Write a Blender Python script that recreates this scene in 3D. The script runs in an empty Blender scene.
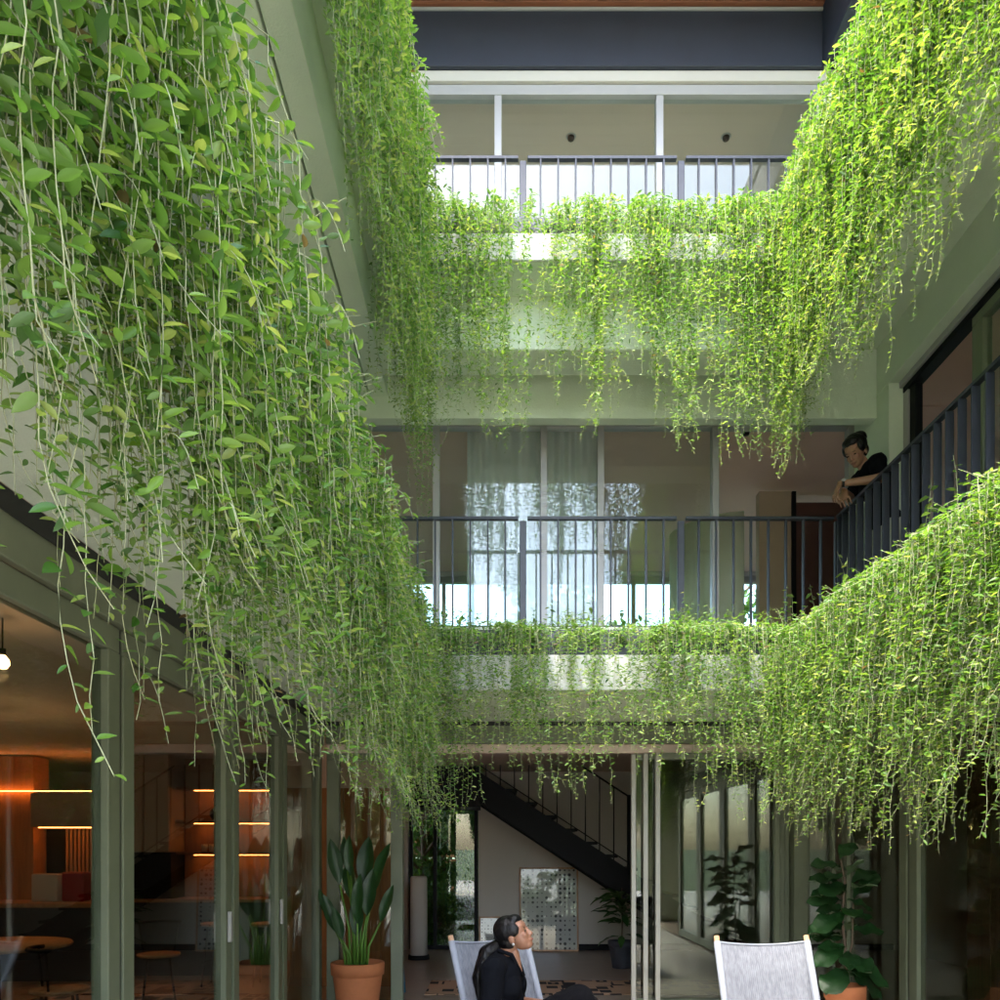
import bpy, bmesh, math, random
import numpy as np
from mathutils import Vector, Matrix, Euler

# ------------------------------------------------------------------ camera, sky, sun, exposure
scene = bpy.context.scene
COL = scene.collection
EYE = 1.5
cd = bpy.data.cameras.new("camera")
cam = bpy.data.objects.new("camera", cd)
COL.objects.link(cam)
cam.location = (0, 0, EYE)
cam.rotation_euler = (math.radians(90), 0, 0)
cd.sensor_width = 36.0
cd.lens = 0.830 * 36.0
cd.shift_x = 0.002
cd.shift_y = 0.348
cd.clip_start = 0.05
cd.clip_end = 2000
scene.camera = cam

SUN_DIR = Vector((-0.34, -0.52, 1.0)).normalized()      # towards the sun
elev = math.asin(SUN_DIR.z)
azim = math.atan2(SUN_DIR.x, SUN_DIR.y)
world = bpy.data.worlds.new("World")
scene.world = world
world.use_nodes = True
wn = world.node_tree
wn.nodes.clear()
sky = wn.nodes.new("ShaderNodeTexSky")
sky.sky_type = 'NISHITA'
sky.sun_disc = False
sky.sun_elevation = elev
sky.sun_rotation = azim
sky.air_density = 1.0
sky.dust_density = 3.0
sky.ozone_density = 0.6
bg = wn.nodes.new("ShaderNodeBackground")
bg.inputs["Strength"].default_value = 0.15
wo = wn.nodes.new("ShaderNodeOutputWorld")
wn.links.new(sky.outputs[0], bg.inputs[0])
wn.links.new(bg.outputs[0], wo.inputs[0])

sl = bpy.data.lights.new("sun", 'SUN')
sl.energy = 0.9
sl.angle = math.radians(24)
sl.color = (1.0, 0.95, 0.87)
sun = bpy.data.objects.new("sun", sl)
COL.objects.link(sun)
sun.rotation_euler = SUN_DIR.to_track_quat('Z', 'Y').to_euler()
sun.location = (0, 0, 30)

scene.view_settings.view_transform = 'Standard'
scene.view_settings.look = 'None'
scene.view_settings.exposure = 3.52
scene.view_settings.gamma = 1.0
scene.render.engine = 'CYCLES'
scene.cycles.max_bounces = 10
scene.cycles.diffuse_bounces = 6
scene.cycles.transparent_max_bounces = 24
scene.cycles.glossy_bounces = 4
scene.cycles.caustics_reflective = False
scene.cycles.caustics_refractive = False
scene.cycles.use_denoising = True

RNG = np.random.default_rng(7)
random.seed(7)

# ------------------------------------------------------------------ materials
MATS = {}


def node_mat(name):
    m = bpy.data.materials.new(name)
    m.use_nodes = True
    n = m.node_tree
    n.nodes.clear()
    o = n.nodes.new("ShaderNodeOutputMaterial")
    MATS[name] = m
    return m, n, o


def mat(name, col, rough=0.6, metal=0.0, var=0.10, scale=6.0, bump=0.0, bscale=60.0, streak=None, spec=0.5,
        coat=0.0, stretch=(1, 1, 1)):
    """plain surface: base colour with noise variation, fine relief, optional run-off streaks"""
    m, n, o = node_mat(name)
    p = n.nodes.new("ShaderNodeBsdfPrincipled")
    p.inputs["Roughness"].default_value = rough
    p.inputs["Metallic"].default_value = metal
    p.inputs["Specular IOR Level"].default_value = spec
    p.inputs["Coat Weight"].default_value = coat
    tc = n.nodes.new("ShaderNodeNewGeometry")
    mp = n.nodes.new("ShaderNodeMapping")
    mp.inputs["Scale"].default_value = stretch
    n.links.new(tc.outputs["Position"], mp.inputs[0])
    ns = n.nodes.new("ShaderNodeTexNoise")
    ns.inputs["Scale"].default_value = scale
    ns.inputs["Detail"].default_value = 6
    ns.inputs["Roughness"].default_value = 0.65
    n.links.new(mp.outputs[0], ns.inputs["Vector"])
    cr = n.nodes.new("ShaderNodeValToRGB")
    c = np.array(col)
    cr.color_ramp.elements[0].position = 0.3
    cr.color_ramp.elements[1].position = 0.7
    cr.color_ramp.elements[0].color = (*np.clip(c * (1 - var), 0, 1), 1)
    cr.color_ramp.elements[1].color = (*np.clip(c * (1 + var * 0.6), 0, 1), 1)
    n.links.new(ns.outputs[0], cr.inputs[0])
    out = cr.outputs[0]
    if streak is not None:
        ms = n.nodes.new("ShaderNodeMapping")
        ms.inputs["Scale"].default_value = (9, 9, 0.7)
        n.links.new(tc.outputs["Position"], ms.inputs[0])
        n2 = n.nodes.new("ShaderNodeTexNoise")
        n2.inputs["Scale"].default_value = 2.2
        n2.inputs["Detail"].default_value = 7
        n.links.new(ms.outputs[0], n2.inputs["Vector"])
        r2 = n.nodes.new("ShaderNodeMapRange")
        r2.inputs[1].default_value = 0.52
        r2.inputs[2].default_value = 0.75
        r2.inputs[4].default_value = streak
        n.links.new(n2.outputs[0], r2.inputs[0])
        mx = n.nodes.new("ShaderNodeMix")
        mx.data_type = 'RGBA'
        mx.inputs[7].default_value = (*np.clip(c * np.array([0.5, 0.52, 0.46]), 0, 1), 1)
        n.links.new(r2.outputs[0], mx.inputs[0])
        n.links.new(out, mx.inputs[6])
        out = mx.outputs[2]
    n.links.new(out, p.inputs["Base Color"])
    if bump > 0:
        nb = n.nodes.new("ShaderNodeTexNoise")
        nb.inputs["Scale"].default_value = bscale
        nb.inputs["Detail"].default_value = 4
        n.links.new(mp.outputs[0], nb.inputs["Vector"])
        b = n.nodes.new("ShaderNodeBump")
        b.inputs["Strength"].default_value = bump
        b.inputs["Distance"].default_value = 0.01
        n.links.new(nb.outputs[0], b.inputs["Height"])
        n.links.new(b.outputs[0], p.inputs["Normal"])
    n.links.new(p.outputs[0], o.inputs[0])
    return m


def glass_mat(name, f0=0.08, tint=(0.92, 0.96, 0.93)):
    """clear pane: see-through with mirror reflection that grows towards grazing view (same from both faces)"""
    m, n, o = node_mat(name)
    tr = n.nodes.new("ShaderNodeBsdfTransparent")
    tr.inputs[0].default_value = (*tint, 1)
    gl = n.nodes.new("ShaderNodeBsdfGlossy")
    gl.inputs["Roughness"].default_value = 0.0
    gl.inputs["Color"].default_value = (0.97, 1.0, 0.98, 1)
    ge = n.nodes.new("ShaderNodeNewGeometry")
    dt = n.nodes.new("ShaderNodeVectorMath")
    dt.operation = 'DOT_PRODUCT'
    n.links.new(ge.outputs["Normal"], dt.inputs[0])
    n.links.new(ge.outputs["Incoming"], dt.inputs[1])

    def mth(op, a_, b_):
        q = n.nodes.new("ShaderNodeMath")
        q.operation = op
        for i, v in enumerate((a_, b_)):
            if isinstance(v, (int, float)):
                q.inputs[i].default_value = v
            else:
                n.links.new(v, q.inputs[i])
        return q.outputs[0]
    c = mth('SUBTRACT', 1.0, mth('ABSOLUTE', dt.outputs["Value"], 0.0))
    fac = mth('ADD', f0, mth('MULTIPLY', mth('POWER', c, 5.0), 1.0 - f0))
    ns = n.nodes.new("ShaderNodeTexNoise")
    ns.inputs["Scale"].default_value = 0.9
    n.links.new(ge.outputs["Position"], ns.inputs["Vector"])
    b = n.nodes.new("ShaderNodeBump")
    b.inputs["Strength"].default_value = 0.02
    b.inputs["Distance"].default_value = 0.02
    n.links.new(ns.outputs[0], b.inputs["Height"])
    n.links.new(b.outputs[0], gl.inputs["Normal"])
    mx = n.nodes.new("ShaderNodeMixShader")
    n.links.new(fac, mx.inputs[0])
    n.links.new(tr.outputs[0], mx.inputs[1])
    n.links.new(gl.outputs[0], mx.inputs[2])
    n.links.new(mx.outputs[0], o.inputs[0])
    return m


def leaf_mat(name, ramp, rough=0.45, trans=0.45, tcol=1.7):
    """leaf: tone attribute picks the natural leaf colour; light shines through the blade; paler underside"""
    m, n, o = node_mat(name)
    at = n.nodes.new("ShaderNodeAttribute")
    at.attribute_name = "tone"
    cr = n.nodes.new("ShaderNodeValToRGB")
    els = cr.color_ramp.elements
    els[0].position, els[0].color = ramp[0][0], (*ramp[0][1], 1)
    els[1].position, els[1].color = ramp[-1][0], (*ramp[-1][1], 1)
    for pos, c in ramp[1:-1]:
        e = els.new(pos)
        e.color = (*c, 1)
    n.links.new(at.outputs["Fac"], cr.inputs[0])
    ge = n.nodes.new("ShaderNodeNewGeometry")
    mx = n.nodes.new("ShaderNodeMix")
    mx.data_type = 'RGBA'
    mm = n.nodes.new("ShaderNodeMath")
    mm.operation = 'MULTIPLY'
    mm.inputs[1].default_value = 0.30
    n.links.new(ge.outputs["Backfacing"], mm.inputs[0])
    n.links.new(mm.outputs[0], mx.inputs[0])
    n.links.new(cr.outputs[0], mx.inputs[6])
    mx.inputs[7].default_value = (0.26, 0.36, 0.20, 1)
    p = n.nodes.new("ShaderNodeBsdfPrincipled")
    p.inputs["Roughness"].default_value = rough
    p.inputs["Specular IOR Level"].default_value = 0.5
    n.links.new(mx.outputs[2], p.inputs["Base Color"])
    hs = n.nodes.new("ShaderNodeMix")
    hs.data_type = 'RGBA'
    hs.blend_type = 'MULTIPLY'
    hs.inputs[0].default_value = 1.0
    n.links.new(cr.outputs[0], hs.inputs[6])
    hs.inputs[7].default_value = (tcol * 1.05, tcol, tcol * 0.55, 1)
    t = n.nodes.new("ShaderNodeBsdfTranslucent")
    n.links.new(hs.outputs[2], t.inputs[0])
    ms = n.nodes.new("ShaderNodeMixShader")
    ms.inputs[0].default_value = trans
    n.links.new(p.outputs[0], ms.inputs[1])
    n.links.new(t.outputs[0], ms.inputs[2])
    n.links.new(ms.outputs[0], o.inputs[0])
    return m


def emit_mat(name, col, s):
    m, n, o = node_mat(name)
    e = n.nodes.new("ShaderNodeEmission")
    e.inputs[0].default_value = (*col, 1)
    e.inputs[1].default_value = s
    n.links.new(e.outputs[0], o.inputs[0])
    return m


def wood_mat(name, col, scale=1.0, rough=0.5, axis=2):
    m, n, o = node_mat(name)
    p = n.nodes.new("ShaderNodeBsdfPrincipled")
    p.inputs["Roughness"].default_value = rough
    g = n.nodes.new("ShaderNodeNewGeometry")
    mp = n.nodes.new("ShaderNodeMapping")
    st = [22 * scale] * 3
    st[axis] = 1.4 * scale
    mp.inputs["Scale"].default_value = st
    n.links.new(g.outputs["Position"], mp.inputs[0])
    ns = n.nodes.new("ShaderNodeTexNoise")
    ns.inputs["Scale"].default_value = 1.6
    ns.inputs["Detail"].default_value = 8
    ns.inputs["Distortion"].default_value = 0.6
    n.links.new(mp.outputs[0], ns.inputs["Vector"])
    oi = n.nodes.new("ShaderNodeObjectInfo")
    ad = n.nodes.new("ShaderNodeMath")
    ad.operation = 'MULTIPLY_ADD'
    ad.inputs[1].default_value = 0.25
    n.links.new(oi.outputs["Random"], ad.inputs[0])
    n.links.new(ns.outputs[0], ad.inputs[2])
    cr = n.nodes.new("ShaderNodeValToRGB")
    c = np.array(col)
    cr.color_ramp.elements[0].position = 0.35
    cr.color_ramp.elements[1].position = 0.85
    cr.color_ramp.elements[0].color = (*(c * 0.62), 1)
    cr.color_ramp.elements[1].color = (*np.clip(c * 1.15, 0, 1), 1)
    n.links.new(ad.outputs[0], cr.inputs[0])
    n.links.new(cr.outputs[0], p.inputs["Base Color"])
    n.links.new(p.outputs[0], o.inputs[0])
    return m


M_WHITE = mat("painted_render", (0.65, 0.73, 0.585), 0.85, var=0.09, scale=1.3, bump=0.25, bscale=90)
M_SLAB = mat("slab_edge_paint", (0.62, 0.62, 0.61), 0.8, var=0.06, scale=5, bump=0.2, bscale=60, streak=0.42)
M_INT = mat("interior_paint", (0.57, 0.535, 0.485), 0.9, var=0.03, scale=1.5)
M_CEIL = mat("interior_ceiling_paint", (0.70, 0.57, 0.49), 0.9, var=0.03, scale=1.5)
M_CEILW = mat("warm_clay_ceiling", (0.74, 0.50, 0.40), 0.9, var=0.03, scale=1.5)
M_NAVY = mat("navy_steel_fascia", (0.024, 0.030, 0.048), 0.55, var=0.12, scale=3)
M_STEEL = mat("dark_blue_grey_steel", (0.030, 0.036, 0.052), 0.45, var=0.15, scale=10)
M_BLACK = mat("black_steel", (0.005, 0.006, 0.008), 0.6, var=0.1, spec=0.2)
M_TROUGH = mat("charcoal_trough", (0.045, 0.050, 0.068), 0.6, var=0.2, scale=8, streak=0.4)
M_OLIVE = mat("olive_grey_aluminium", (0.150, 0.172, 0.112), 0.45, var=0.14, scale=4, metal=0.0)
M_ALU = mat("pale_aluminium", (0.40, 0.39, 0.385), 0.4, var=0.05, scale=4, metal=0.15)
M_STILE = mat("pale_bronze_aluminium", (0.40, 0.39, 0.33), 0.4, var=0.05)
M_GASKET = mat("black_gasket", (0.01, 0.01, 0.01), 0.6)
M_FLOORI = mat("warm_stone_floor", (0.34, 0.27, 0.21), 0.32, var=0.10, scale=3, bump=0.03, bscale=30)
M_COURT = mat("courtyard_stone", (0.38, 0.35, 0.30), 0.7, var=0.12, scale=4, bump=0.2, bscale=50)
M_TERR = mat("bounce_terrace_stone", (0.52, 0.48, 0.42), 0.7, var=0.12, scale=4, bump=0.2, bscale=50)
M_GROUND = mat("garden_ground", (0.08, 0.11, 0.04), 0.9, var=0.3, scale=2)
M_WOODP = wood_mat("orange_brown_wood_panel", (0.42, 0.19, 0.075))
M_WOODS = wood_mat("reddish_soffit_wood", (0.26, 0.09, 0.045), axis=0)
M_WOODL = wood_mat("pale_teak", (0.52, 0.31, 0.17), scale=2)
M_TAUPE = mat("taupe_lacquer", (0.30, 0.24, 0.19), 0.5, var=0.04)
M_WOODD = wood_mat("dark_walnut_panel", (0.20, 0.095, 0.045))
M_WOODK = wood_mat("kitchen_oak", (0.40, 0.22, 0.11))
M_TERRA = mat("terracotta", (0.50, 0.17, 0.065), 0.8, var=0.14, scale=7, bump=0.15, bscale=40)
M_SOIL = mat("dark_soil", (0.05, 0.035, 0.025), 0.95, var=0.3, scale=30, bump=0.6, bscale=60)
M_STEM = mat("pale_creeper_stem", (0.30, 0.32, 0.18), 0.7, var=0.2, scale=20)
M_BARK = mat("brown_bark", (0.12, 0.085, 0.055), 0.9, var=0.25, scale=12, bump=0.5, bscale=30)
M_GLASS = glass_mat("window_glass", 0.05)
M_GLASSD = glass_mat("door_glass", 0.06, (0.74, 0.78, 0.74))
CREEP = [(0.0, (0.018, 0.068, 0.011)), (0.35, (0.050, 0.148, 0.017)), (0.65, (0.128, 0.258, 0.029)),
         (0.86, (0.21, 0.345, 0.045)), (0.965, (0.34, 0.40, 0.10)), (1.0, (0.15, 0.09, 0.035))]
M_LEAF = leaf_mat("creeper_leaf", CREEP, 0.42, 0.45, 1.45)
M_LEAFB = leaf_mat("houseplant_leaf", [(0, (0.012, 0.045, 0.012)), (0.6, (0.022, 0.085, 0.020)), (1, (0.06, 0.16, 0.03))],
                   0.42, 0.15, 1.6)
M_LEAFT = leaf_mat("tree_leaf", [(0, (0.025, 0.08, 0.015)), (0.6, (0.06, 0.15, 0.025)), (1, (0.14, 0.24, 0.04))], 0.45, 0.4, 1.6)


# ------------------------------------------------------------------ object helpers
def obj(name, mesh, loc=(0, 0, 0), parent=None, material=None, smooth=False):
    if material is not None and not mesh.materials:
        mesh.materials.append(material)
    if smooth:
        mesh.polygons.foreach_set("use_smooth", [True] * len(mesh.polygons))
    o = bpy.data.objects.new(name, mesh)
    o.location = loc
    COL.objects.link(o)
    if parent is not None:
        o.parent = parent
    return o


def empty(name, loc=(0, 0, 0), rz=0.0):
    o = bpy.data.objects.new(name, None)
    o.location = loc
    o.rotation_euler = (0, 0, rz)
    o.empty_display_size = 0.1
    COL.objects.link(o)
    return o


def tag(o, label=None, cat=None, group=None, kind=None):
    if label:
        o["label"] = label
    if cat:
        o["category"] = cat
    if group:
        o["group"] = group
    if kind:
        o["kind"] = kind
    return o


def wloc(o):
    v = Vector(o.location)
    p = o.parent
    while p is not None:
        v = v + Vector(p.location)
        p = p.parent
    return v


BOXCACHE = {}


def box_mesh(sx, sy, sz, bev=0.0, m=None):
    key = (round(sx, 5), round(sy, 5), round(sz, 5), round(bev, 5), m.name if m else None)
    if key in BOXCACHE:
        return BOXCACHE[key]
    bm = bmesh.new()
    bmesh.ops.create_cube(bm, size=1.0)
    bmesh.ops.scale(bm, vec=(sx, sy, sz), verts=bm.verts)
    if bev > 0:
        bmesh.ops.bevel(bm, geom=bm.edges[:], offset=min(bev, 0.45 * min(sx, sy, sz)), segments=1, affect='EDGES')
    me = bpy.data.meshes.new("block")
    bm.to_mesh(me)
    bm.free()
    if m:
        me.materials.append(m)
    BOXCACHE[key] = me
    return me


def box(name, x0, x1, y0, y1, z0, z1, m, parent=None, bev=0.004):
    """axis aligned block given in the frame of the scene (or of an unrotated parent)"""
    x0, x1 = min(x0, x1), max(x0, x1)
    y0, y1 = min(y0, y1), max(y0, y1)
    z0, z1 = min(z0, z1), max(z0, z1)
    me = box_mesh(x1 - x0, y1 - y0, z1 - z0, bev, m)
    c = Vector(((x0 + x1) / 2, (y0 + y1) / 2, (z0 + z1) / 2))
    if parent is not None:
        c = c - wloc(parent)
    return obj(name, me, c, parent)


def lbox(name, c, s, m, parent, bev=0.003, rot=None):
    """block in the parent's own frame: centre, size"""
    o = obj(name, box_mesh(s[0], s[1], s[2], bev, m), c, parent)
    if rot:
        o.rotation_euler = rot
    return o


def mesh_pd(name, v, f, m=None, smooth=False):
    me = bpy.data.meshes.new(name)
    me.from_pydata([tuple(map(float, p)) for p in v], [], [tuple(map(int, q)) for q in f])
    me.validate()
    if m:
        me.materials.append(m)
    if smooth:
        me.polygons.foreach_set("use_smooth", [True] * len(me.polygons))
    return me


def lathe(prof, seg=28, m=None, smooth=True):
    v, f = [], []
    n = len(prof)
    for k in range(seg):
        a = 2 * math.pi * k / seg
        for r, z in prof:
            v.append((r * math.cos(a), r * math.sin(a), z))
    for k in range(seg):
        k2 = (k + 1) % seg
        for i in range(n - 1):
            f.append((k * n + i, k2 * n + i, k2 * n + i + 1, k * n + i + 1))
    return mesh_pd("turned", v, f, m, smooth)


def tube_arrays(paths, radii, seg=4):
    """tubes along several polylines -> verts, faces"""
    V, F, off = [], [], 0
    for P, R in zip(paths, radii):
        P = np.asarray(P, float)
        n = len(P)
        R = np.broadcast_to(np.asarray(R, float), (n,))
        T = np.gradient(P, axis=0)
        T /= np.linalg.norm(T, axis=1)[:, None] + 1e-9
        ref = np.where(np.abs(T[:, 2:3]) > 0.9, np.array([[1.0, 0, 0]]), np.array([[0, 0, 1.0]]))
        ref = np.broadcast_to(ref[0], T.shape) if n < 3 or True else ref
        A = np.cross(T, ref)
        bad = np.linalg.norm(A, axis=1) < 1e-3
        A[bad] = np.cross(T[bad], np.array([0, 1.0, 0]))
        A /= np.linalg.norm(A, axis=1)[:, None] + 1e-9
        B = np.cross(T, A)
        ang = 2 * np.pi * np.arange(seg) / seg
        ring = P[:, None, :] + R[:, None, None] * (np.cos(ang)[None, :, None] * A[:, None, :] + np.sin(ang)[None, :, None] * B[:, None, :])
        V.append(ring.reshape(-1, 3))
        i = np.arange(n - 1)[:, None] * seg
        k = np.arange(seg)[None, :]
        k2 = (k + 1) % seg
        q = np.stack([i + k, i + k2, i + seg + k2, i + seg + k], -1).reshape(-1, 4) + off
        F.append(q)
        off += n * seg
    return np.concatenate(V), np.concatenate(F)


def np_mesh(name, V, F, m=None, tone=None, smooth=False):
    """mesh from a vertex array and a quad array"""
    me = bpy.data.meshes.new(name)
    me.vertices.add(len(V))
    me.vertices.foreach_set("co", np.asarray(V, np.float32).ravel())
    k = F.shape[1]
    me.loops.add(F.size)
    me.loops.foreach_set("vertex_index", np.asarray(F, np.int32).ravel())
    me.polygons.add(len(F))
    me.polygons.foreach_set("loop_start", np.arange(0, F.size, k, dtype=np.int32))
    me.polygons.foreach_set("loop_total", np.full(len(F), k, dtype=np.int32))
    if tone is not None:
        a = me.attributes.new("tone", 'FLOAT', 'FACE')
        a.data.foreach_set("value", np.asarray(tone, np.float32))
    me.update(calc_edges=True)
    if m:
        me.materials.append(m)
    if smooth:
        me.polygons.foreach_set("use_smooth", [True] * len(me.polygons))
    return me


def tube(name, pts, r, m, parent=None, seg=8, loc=(0, 0, 0), caps=True):
    V, F = tube_arrays([pts], [r], seg)
    f = [tuple(q) for q in F]
    if caps:
        f.append(tuple(range(seg))[::-1])
        f.append(tuple(range(len(V) - seg, len(V))))
    return obj(name, mesh_pd(name, V, f, m, True), loc, parent)


# ------------------------------------------------------------------ leaves and creeper strands
class Leaves:
    def __init__(self):
        self.P, self.D, self.N, self.L, self.W, self.T = [], [], [], [], [], []

    def add(self, p, d, n, l, w, t):
        self.P.append(p); self.D.append(d); self.N.append(n)
        self.L.append(l); self.W.append(w); self.T.append(t)

    def mesh(self, name, m, bend=0.18, fine=False):
        P = np.array(self.P); D = np.array(self.D); N = np.array(self.N)
        L = np.array(self.L)[:, None]; W = np.array(self.W)[:, None]
        D = D / (np.linalg.norm(D, axis=1)[:, None] + 1e-9)
        S = np.cross(D, N)
        S = S / (np.linalg.norm(S, axis=1)[:, None] + 1e-9)
        N = np.cross(S, D)
        h = W * 0.5
        lift = W * 0.16
        if fine:
            n = len(P)
            rows = [(0.14, 0.55), (0.34, 0.95), (0.58, 0.93), (0.80, 0.58)]
            side = lambda sg: [P + D * L * u + S * h * w * sg + N * (lift * w - L * bend * u * u) for u, w in rows]
            tip = P + D * L - N * L * bend
            V = np.stack([P] + side(1) + [tip] + side(-1)[::-1], 1).reshape(-1, 3)
            b = np.arange(n)[:, None] * 10
            F = np.concatenate([b + np.array([[0, 1, 2, 3, 4, 5]]), b + np.array([[0, 5, 6, 7, 8, 9]])], 1).reshape(-1, 6)
            return np_mesh(name, V, F, m, np.repeat(np.array(self.T), 2))
        V = np.stack([
            P,
            P + D * L * 0.33 + S * h * 0.92 + N * lift,
            P + D * L * 0.68 + S * h * 0.78 + N * (lift * 0.6 - L * bend * 0.4),
            P + D * L - N * L * bend,
            P + D * L * 0.68 - S * h * 0.78 + N * (lift * 0.6 - L * bend * 0.4),
            P + D * L * 0.33 - S * h * 0.92 + N * lift], 1).reshape(-1, 3)
        n = len(P)
        b = np.arange(n)[:, None] * 6
        F = np.concatenate([b + np.array([[0, 1, 2, 3]]), b + np.array([[0, 3, 4, 5]])], 1).reshape(-1, 4)
        T = np.repeat(np.array(self.T), 2)
        return np_mesh(name, V, F, m, T)


def smooth_noise(n, amp, rng, keys=6):
    k = rng.normal(0, amp, keys)
    return np.interp(np.linspace(0, keys - 1, n), np.arange(keys), np.cumsum(k) * 0.6)


def strand_path(length, rng, sx=0.0, depth=0.0, wander=0.03, inside=0.10, rise=0.07):
    """a stem that rises from the trough, bows over its lip and hangs (local: along x, outwards -y)"""
    out = -0.05 - depth
    head = np.array([[sx, inside, 0.0], [sx + rng.normal(0, .02), inside * 0.35, rise], [sx + rng.normal(0, .02), out * 0.55, rise * 1.05],
                     [sx, out, rise * 0.35]])
    n = max(8, int(length / 0.05))
    z = np.linspace(-0.03, -length, n)
    wx = smooth_noise(n, wander, rng)
    wy = smooth_noise(n, wander * 0.8, rng)
    wx -= wx[0]; wy -= wy[0]
    tail = np.stack([sx + wx, out + wy, z], 1)
    if rng.random() < 0.6:              # the growing tip kicks sideways
        k = 5
        w = (np.linspace(0, 1, k) ** 2) * rng.uniform(0.02, 0.09)
        a = rng.uniform(0, 2 * np.pi)
        tail[-k:, 0] += w * np.cos(a)
        tail[-k:, 1] += -abs(np.sin(a)) * w
        tail[-k:, 2] += w * rng.uniform(0, 0.8)
    tail[1:, :2] += rng.normal(0, 0.0022, (len(tail) - 1, 2))
    return np.concatenate([head, tail])


def resample(P, step):
    seg = np.linalg.norm(np.diff(P, axis=0), axis=1)
    s = np.concatenate([[0], np.cumsum(seg)])
    t = np.arange(step * 0.5, s[-1], step)
    return np.stack([np.interp(t, s, P[:, i]) for i in range(3)], 1), t / s[-1], s[-1]


def leaf_specs(P, rng, step, ll, bare=0.0, tone0=0.45, facing=0.5):
    """leaf positions along a stem, alternate, leaning to the light"""
    Q, t, tot = resample(P, step)
    out = []
    a = rng.uniform(0, 6.28)
    for p, u in zip(Q, t):
        a += 2.4 + rng.normal(0, 0.35)
        if rng.random() < bare * (1.0 if u < 0.75 else 0.2):
            continue
        d = np.array([math.cos(a), math.sin(a) * 0.8 - facing * 0.55, rng.normal(0.02, 0.35)])
        nrm = np.array([rng.normal(0, .35), -facing + rng.normal(0, .35), 0.85])
        tip = max(0.0, (u - 0.8) / 0.2)
        l = ll * rng.choice([rng.uniform(0.45, 0.8), rng.uniform(0.7, 1.15), rng.uniform(1.0, 1.4)], p=[.3, .5, .2]) * (1 - 0.45 * tip)
        w = l * rng.uniform(0.34, 0.47)
        tone = np.clip(rng.normal(tone0, 0.17) + 0.20 * tip + (0.22 if rng.random() < 0.04 else 0), 0, 0.95)
        if rng.random() < 0.005:
            tone = 1.0
        out.append((p, d, nrm, l, w, tone))
    return out


def clump_meshes(name, n_str, length, rng, ll=0.045, step=0.024, width=0.24, thick=0.2, bare=0.08, tone0=0.5, stem_r=0.0013, side=0.05,
                 nbare=1, fine=False):
    lv = Leaves()
    paths, radii = [], []
    for i in range(n_str + nbare):
        L = length * rng.uniform(0.55, 1.0) if i else length
        bare_one = i >= n_str
        if bare_one:
            L *= 0.8
        P = strand_path(L, rng, rng.uniform(-width / 2, width / 2), rng.uniform(0, thick), 0.028)
        paths.append(P)
        radii.append(stem_r * np.linspace(1.25, 0.6, len(P)))
        for s in leaf_specs(P, rng, step * (3.0 if bare_one else 1), ll, 0.5 if bare_one else bare, tone0 + rng.normal(0, 0.06)):
            lv.add(*s)
        # side shoots
        for k in range(5, len(P) - 2):
            if not bare_one and rng.random() < side * 2.2:
                m = 7
                a = rng.uniform(0, 6.28)
                r = np.linspace(0, 1, m)
                sl_ = rng.uniform(0.08, 0.22)
                S = P[k] + np.stack([r * sl_ * 0.6 * math.cos(a), -r * sl_ * 0.5 * abs(math.sin(a)), (0.5 * r - 1.2 * r * r) * sl_], 1)
                paths.append(S)
                radii.append(stem_r * 0.7)
                for s in leaf_specs(S, rng, step, ll * 0.85, 0.0, tone0 + 0.16):
                    lv.add(*s)
    V, F = tube_arrays(paths, radii, 3)
    return np_mesh("stems", V, F, M_STEM), lv.mesh("leaves", M_LEAF, fine=fine)


# ------------------------------------------------------------------ the setting: ground and floors
def struct(name, *a, **k):
    o = box(name, *a, **k)
    o["kind"] = "structure"
    return o


struct("ground", -600, 600, -600, 600, -0.40, -0.05, M_GROUND, bev=0)
struct("bounce_terrace", -9.0, 9.0, -14.0, -4.002, -0.048, -0.006, M_TERR, bev=0)  # unseen pale paving added to bounce light up to the soffits
struct("courtyard_floor", -1.55, 3.05, -4.0, 7.40, -0.048, -0.004, M_COURT, bev=0)
struct("interior_floor", -6.6, 6.0, 7.404, 12.35, -0.048, 0.0, M_FLOORI, bev=0)
struct("kitchen_floor", -6.6, -1.554, -2.0, 7.40, -0.048, 0.0, M_FLOORI, bev=0)
struct("study_floor", 3.054, 6.0, -2.0, 7.40, -0.048, 0.0, M_FLOORI, bev=0)

Y1, Y2, Y3 = 5.98, 7.15, 7.50          # slab edge, railing, glass
XL, XR = -0.60, 2.08                   # lower planter edges
XLU, XRU = -0.68, 2.14                 # upper planter edges
RX = 2.92                              # railing on the right
WX = 3.22                              # wall on the right
Z1B, Z1T, Z2B, Z2T = 2.64, 2.89, 5.74, 5.93
F1, F2 = 3.30, 6.40


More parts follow.
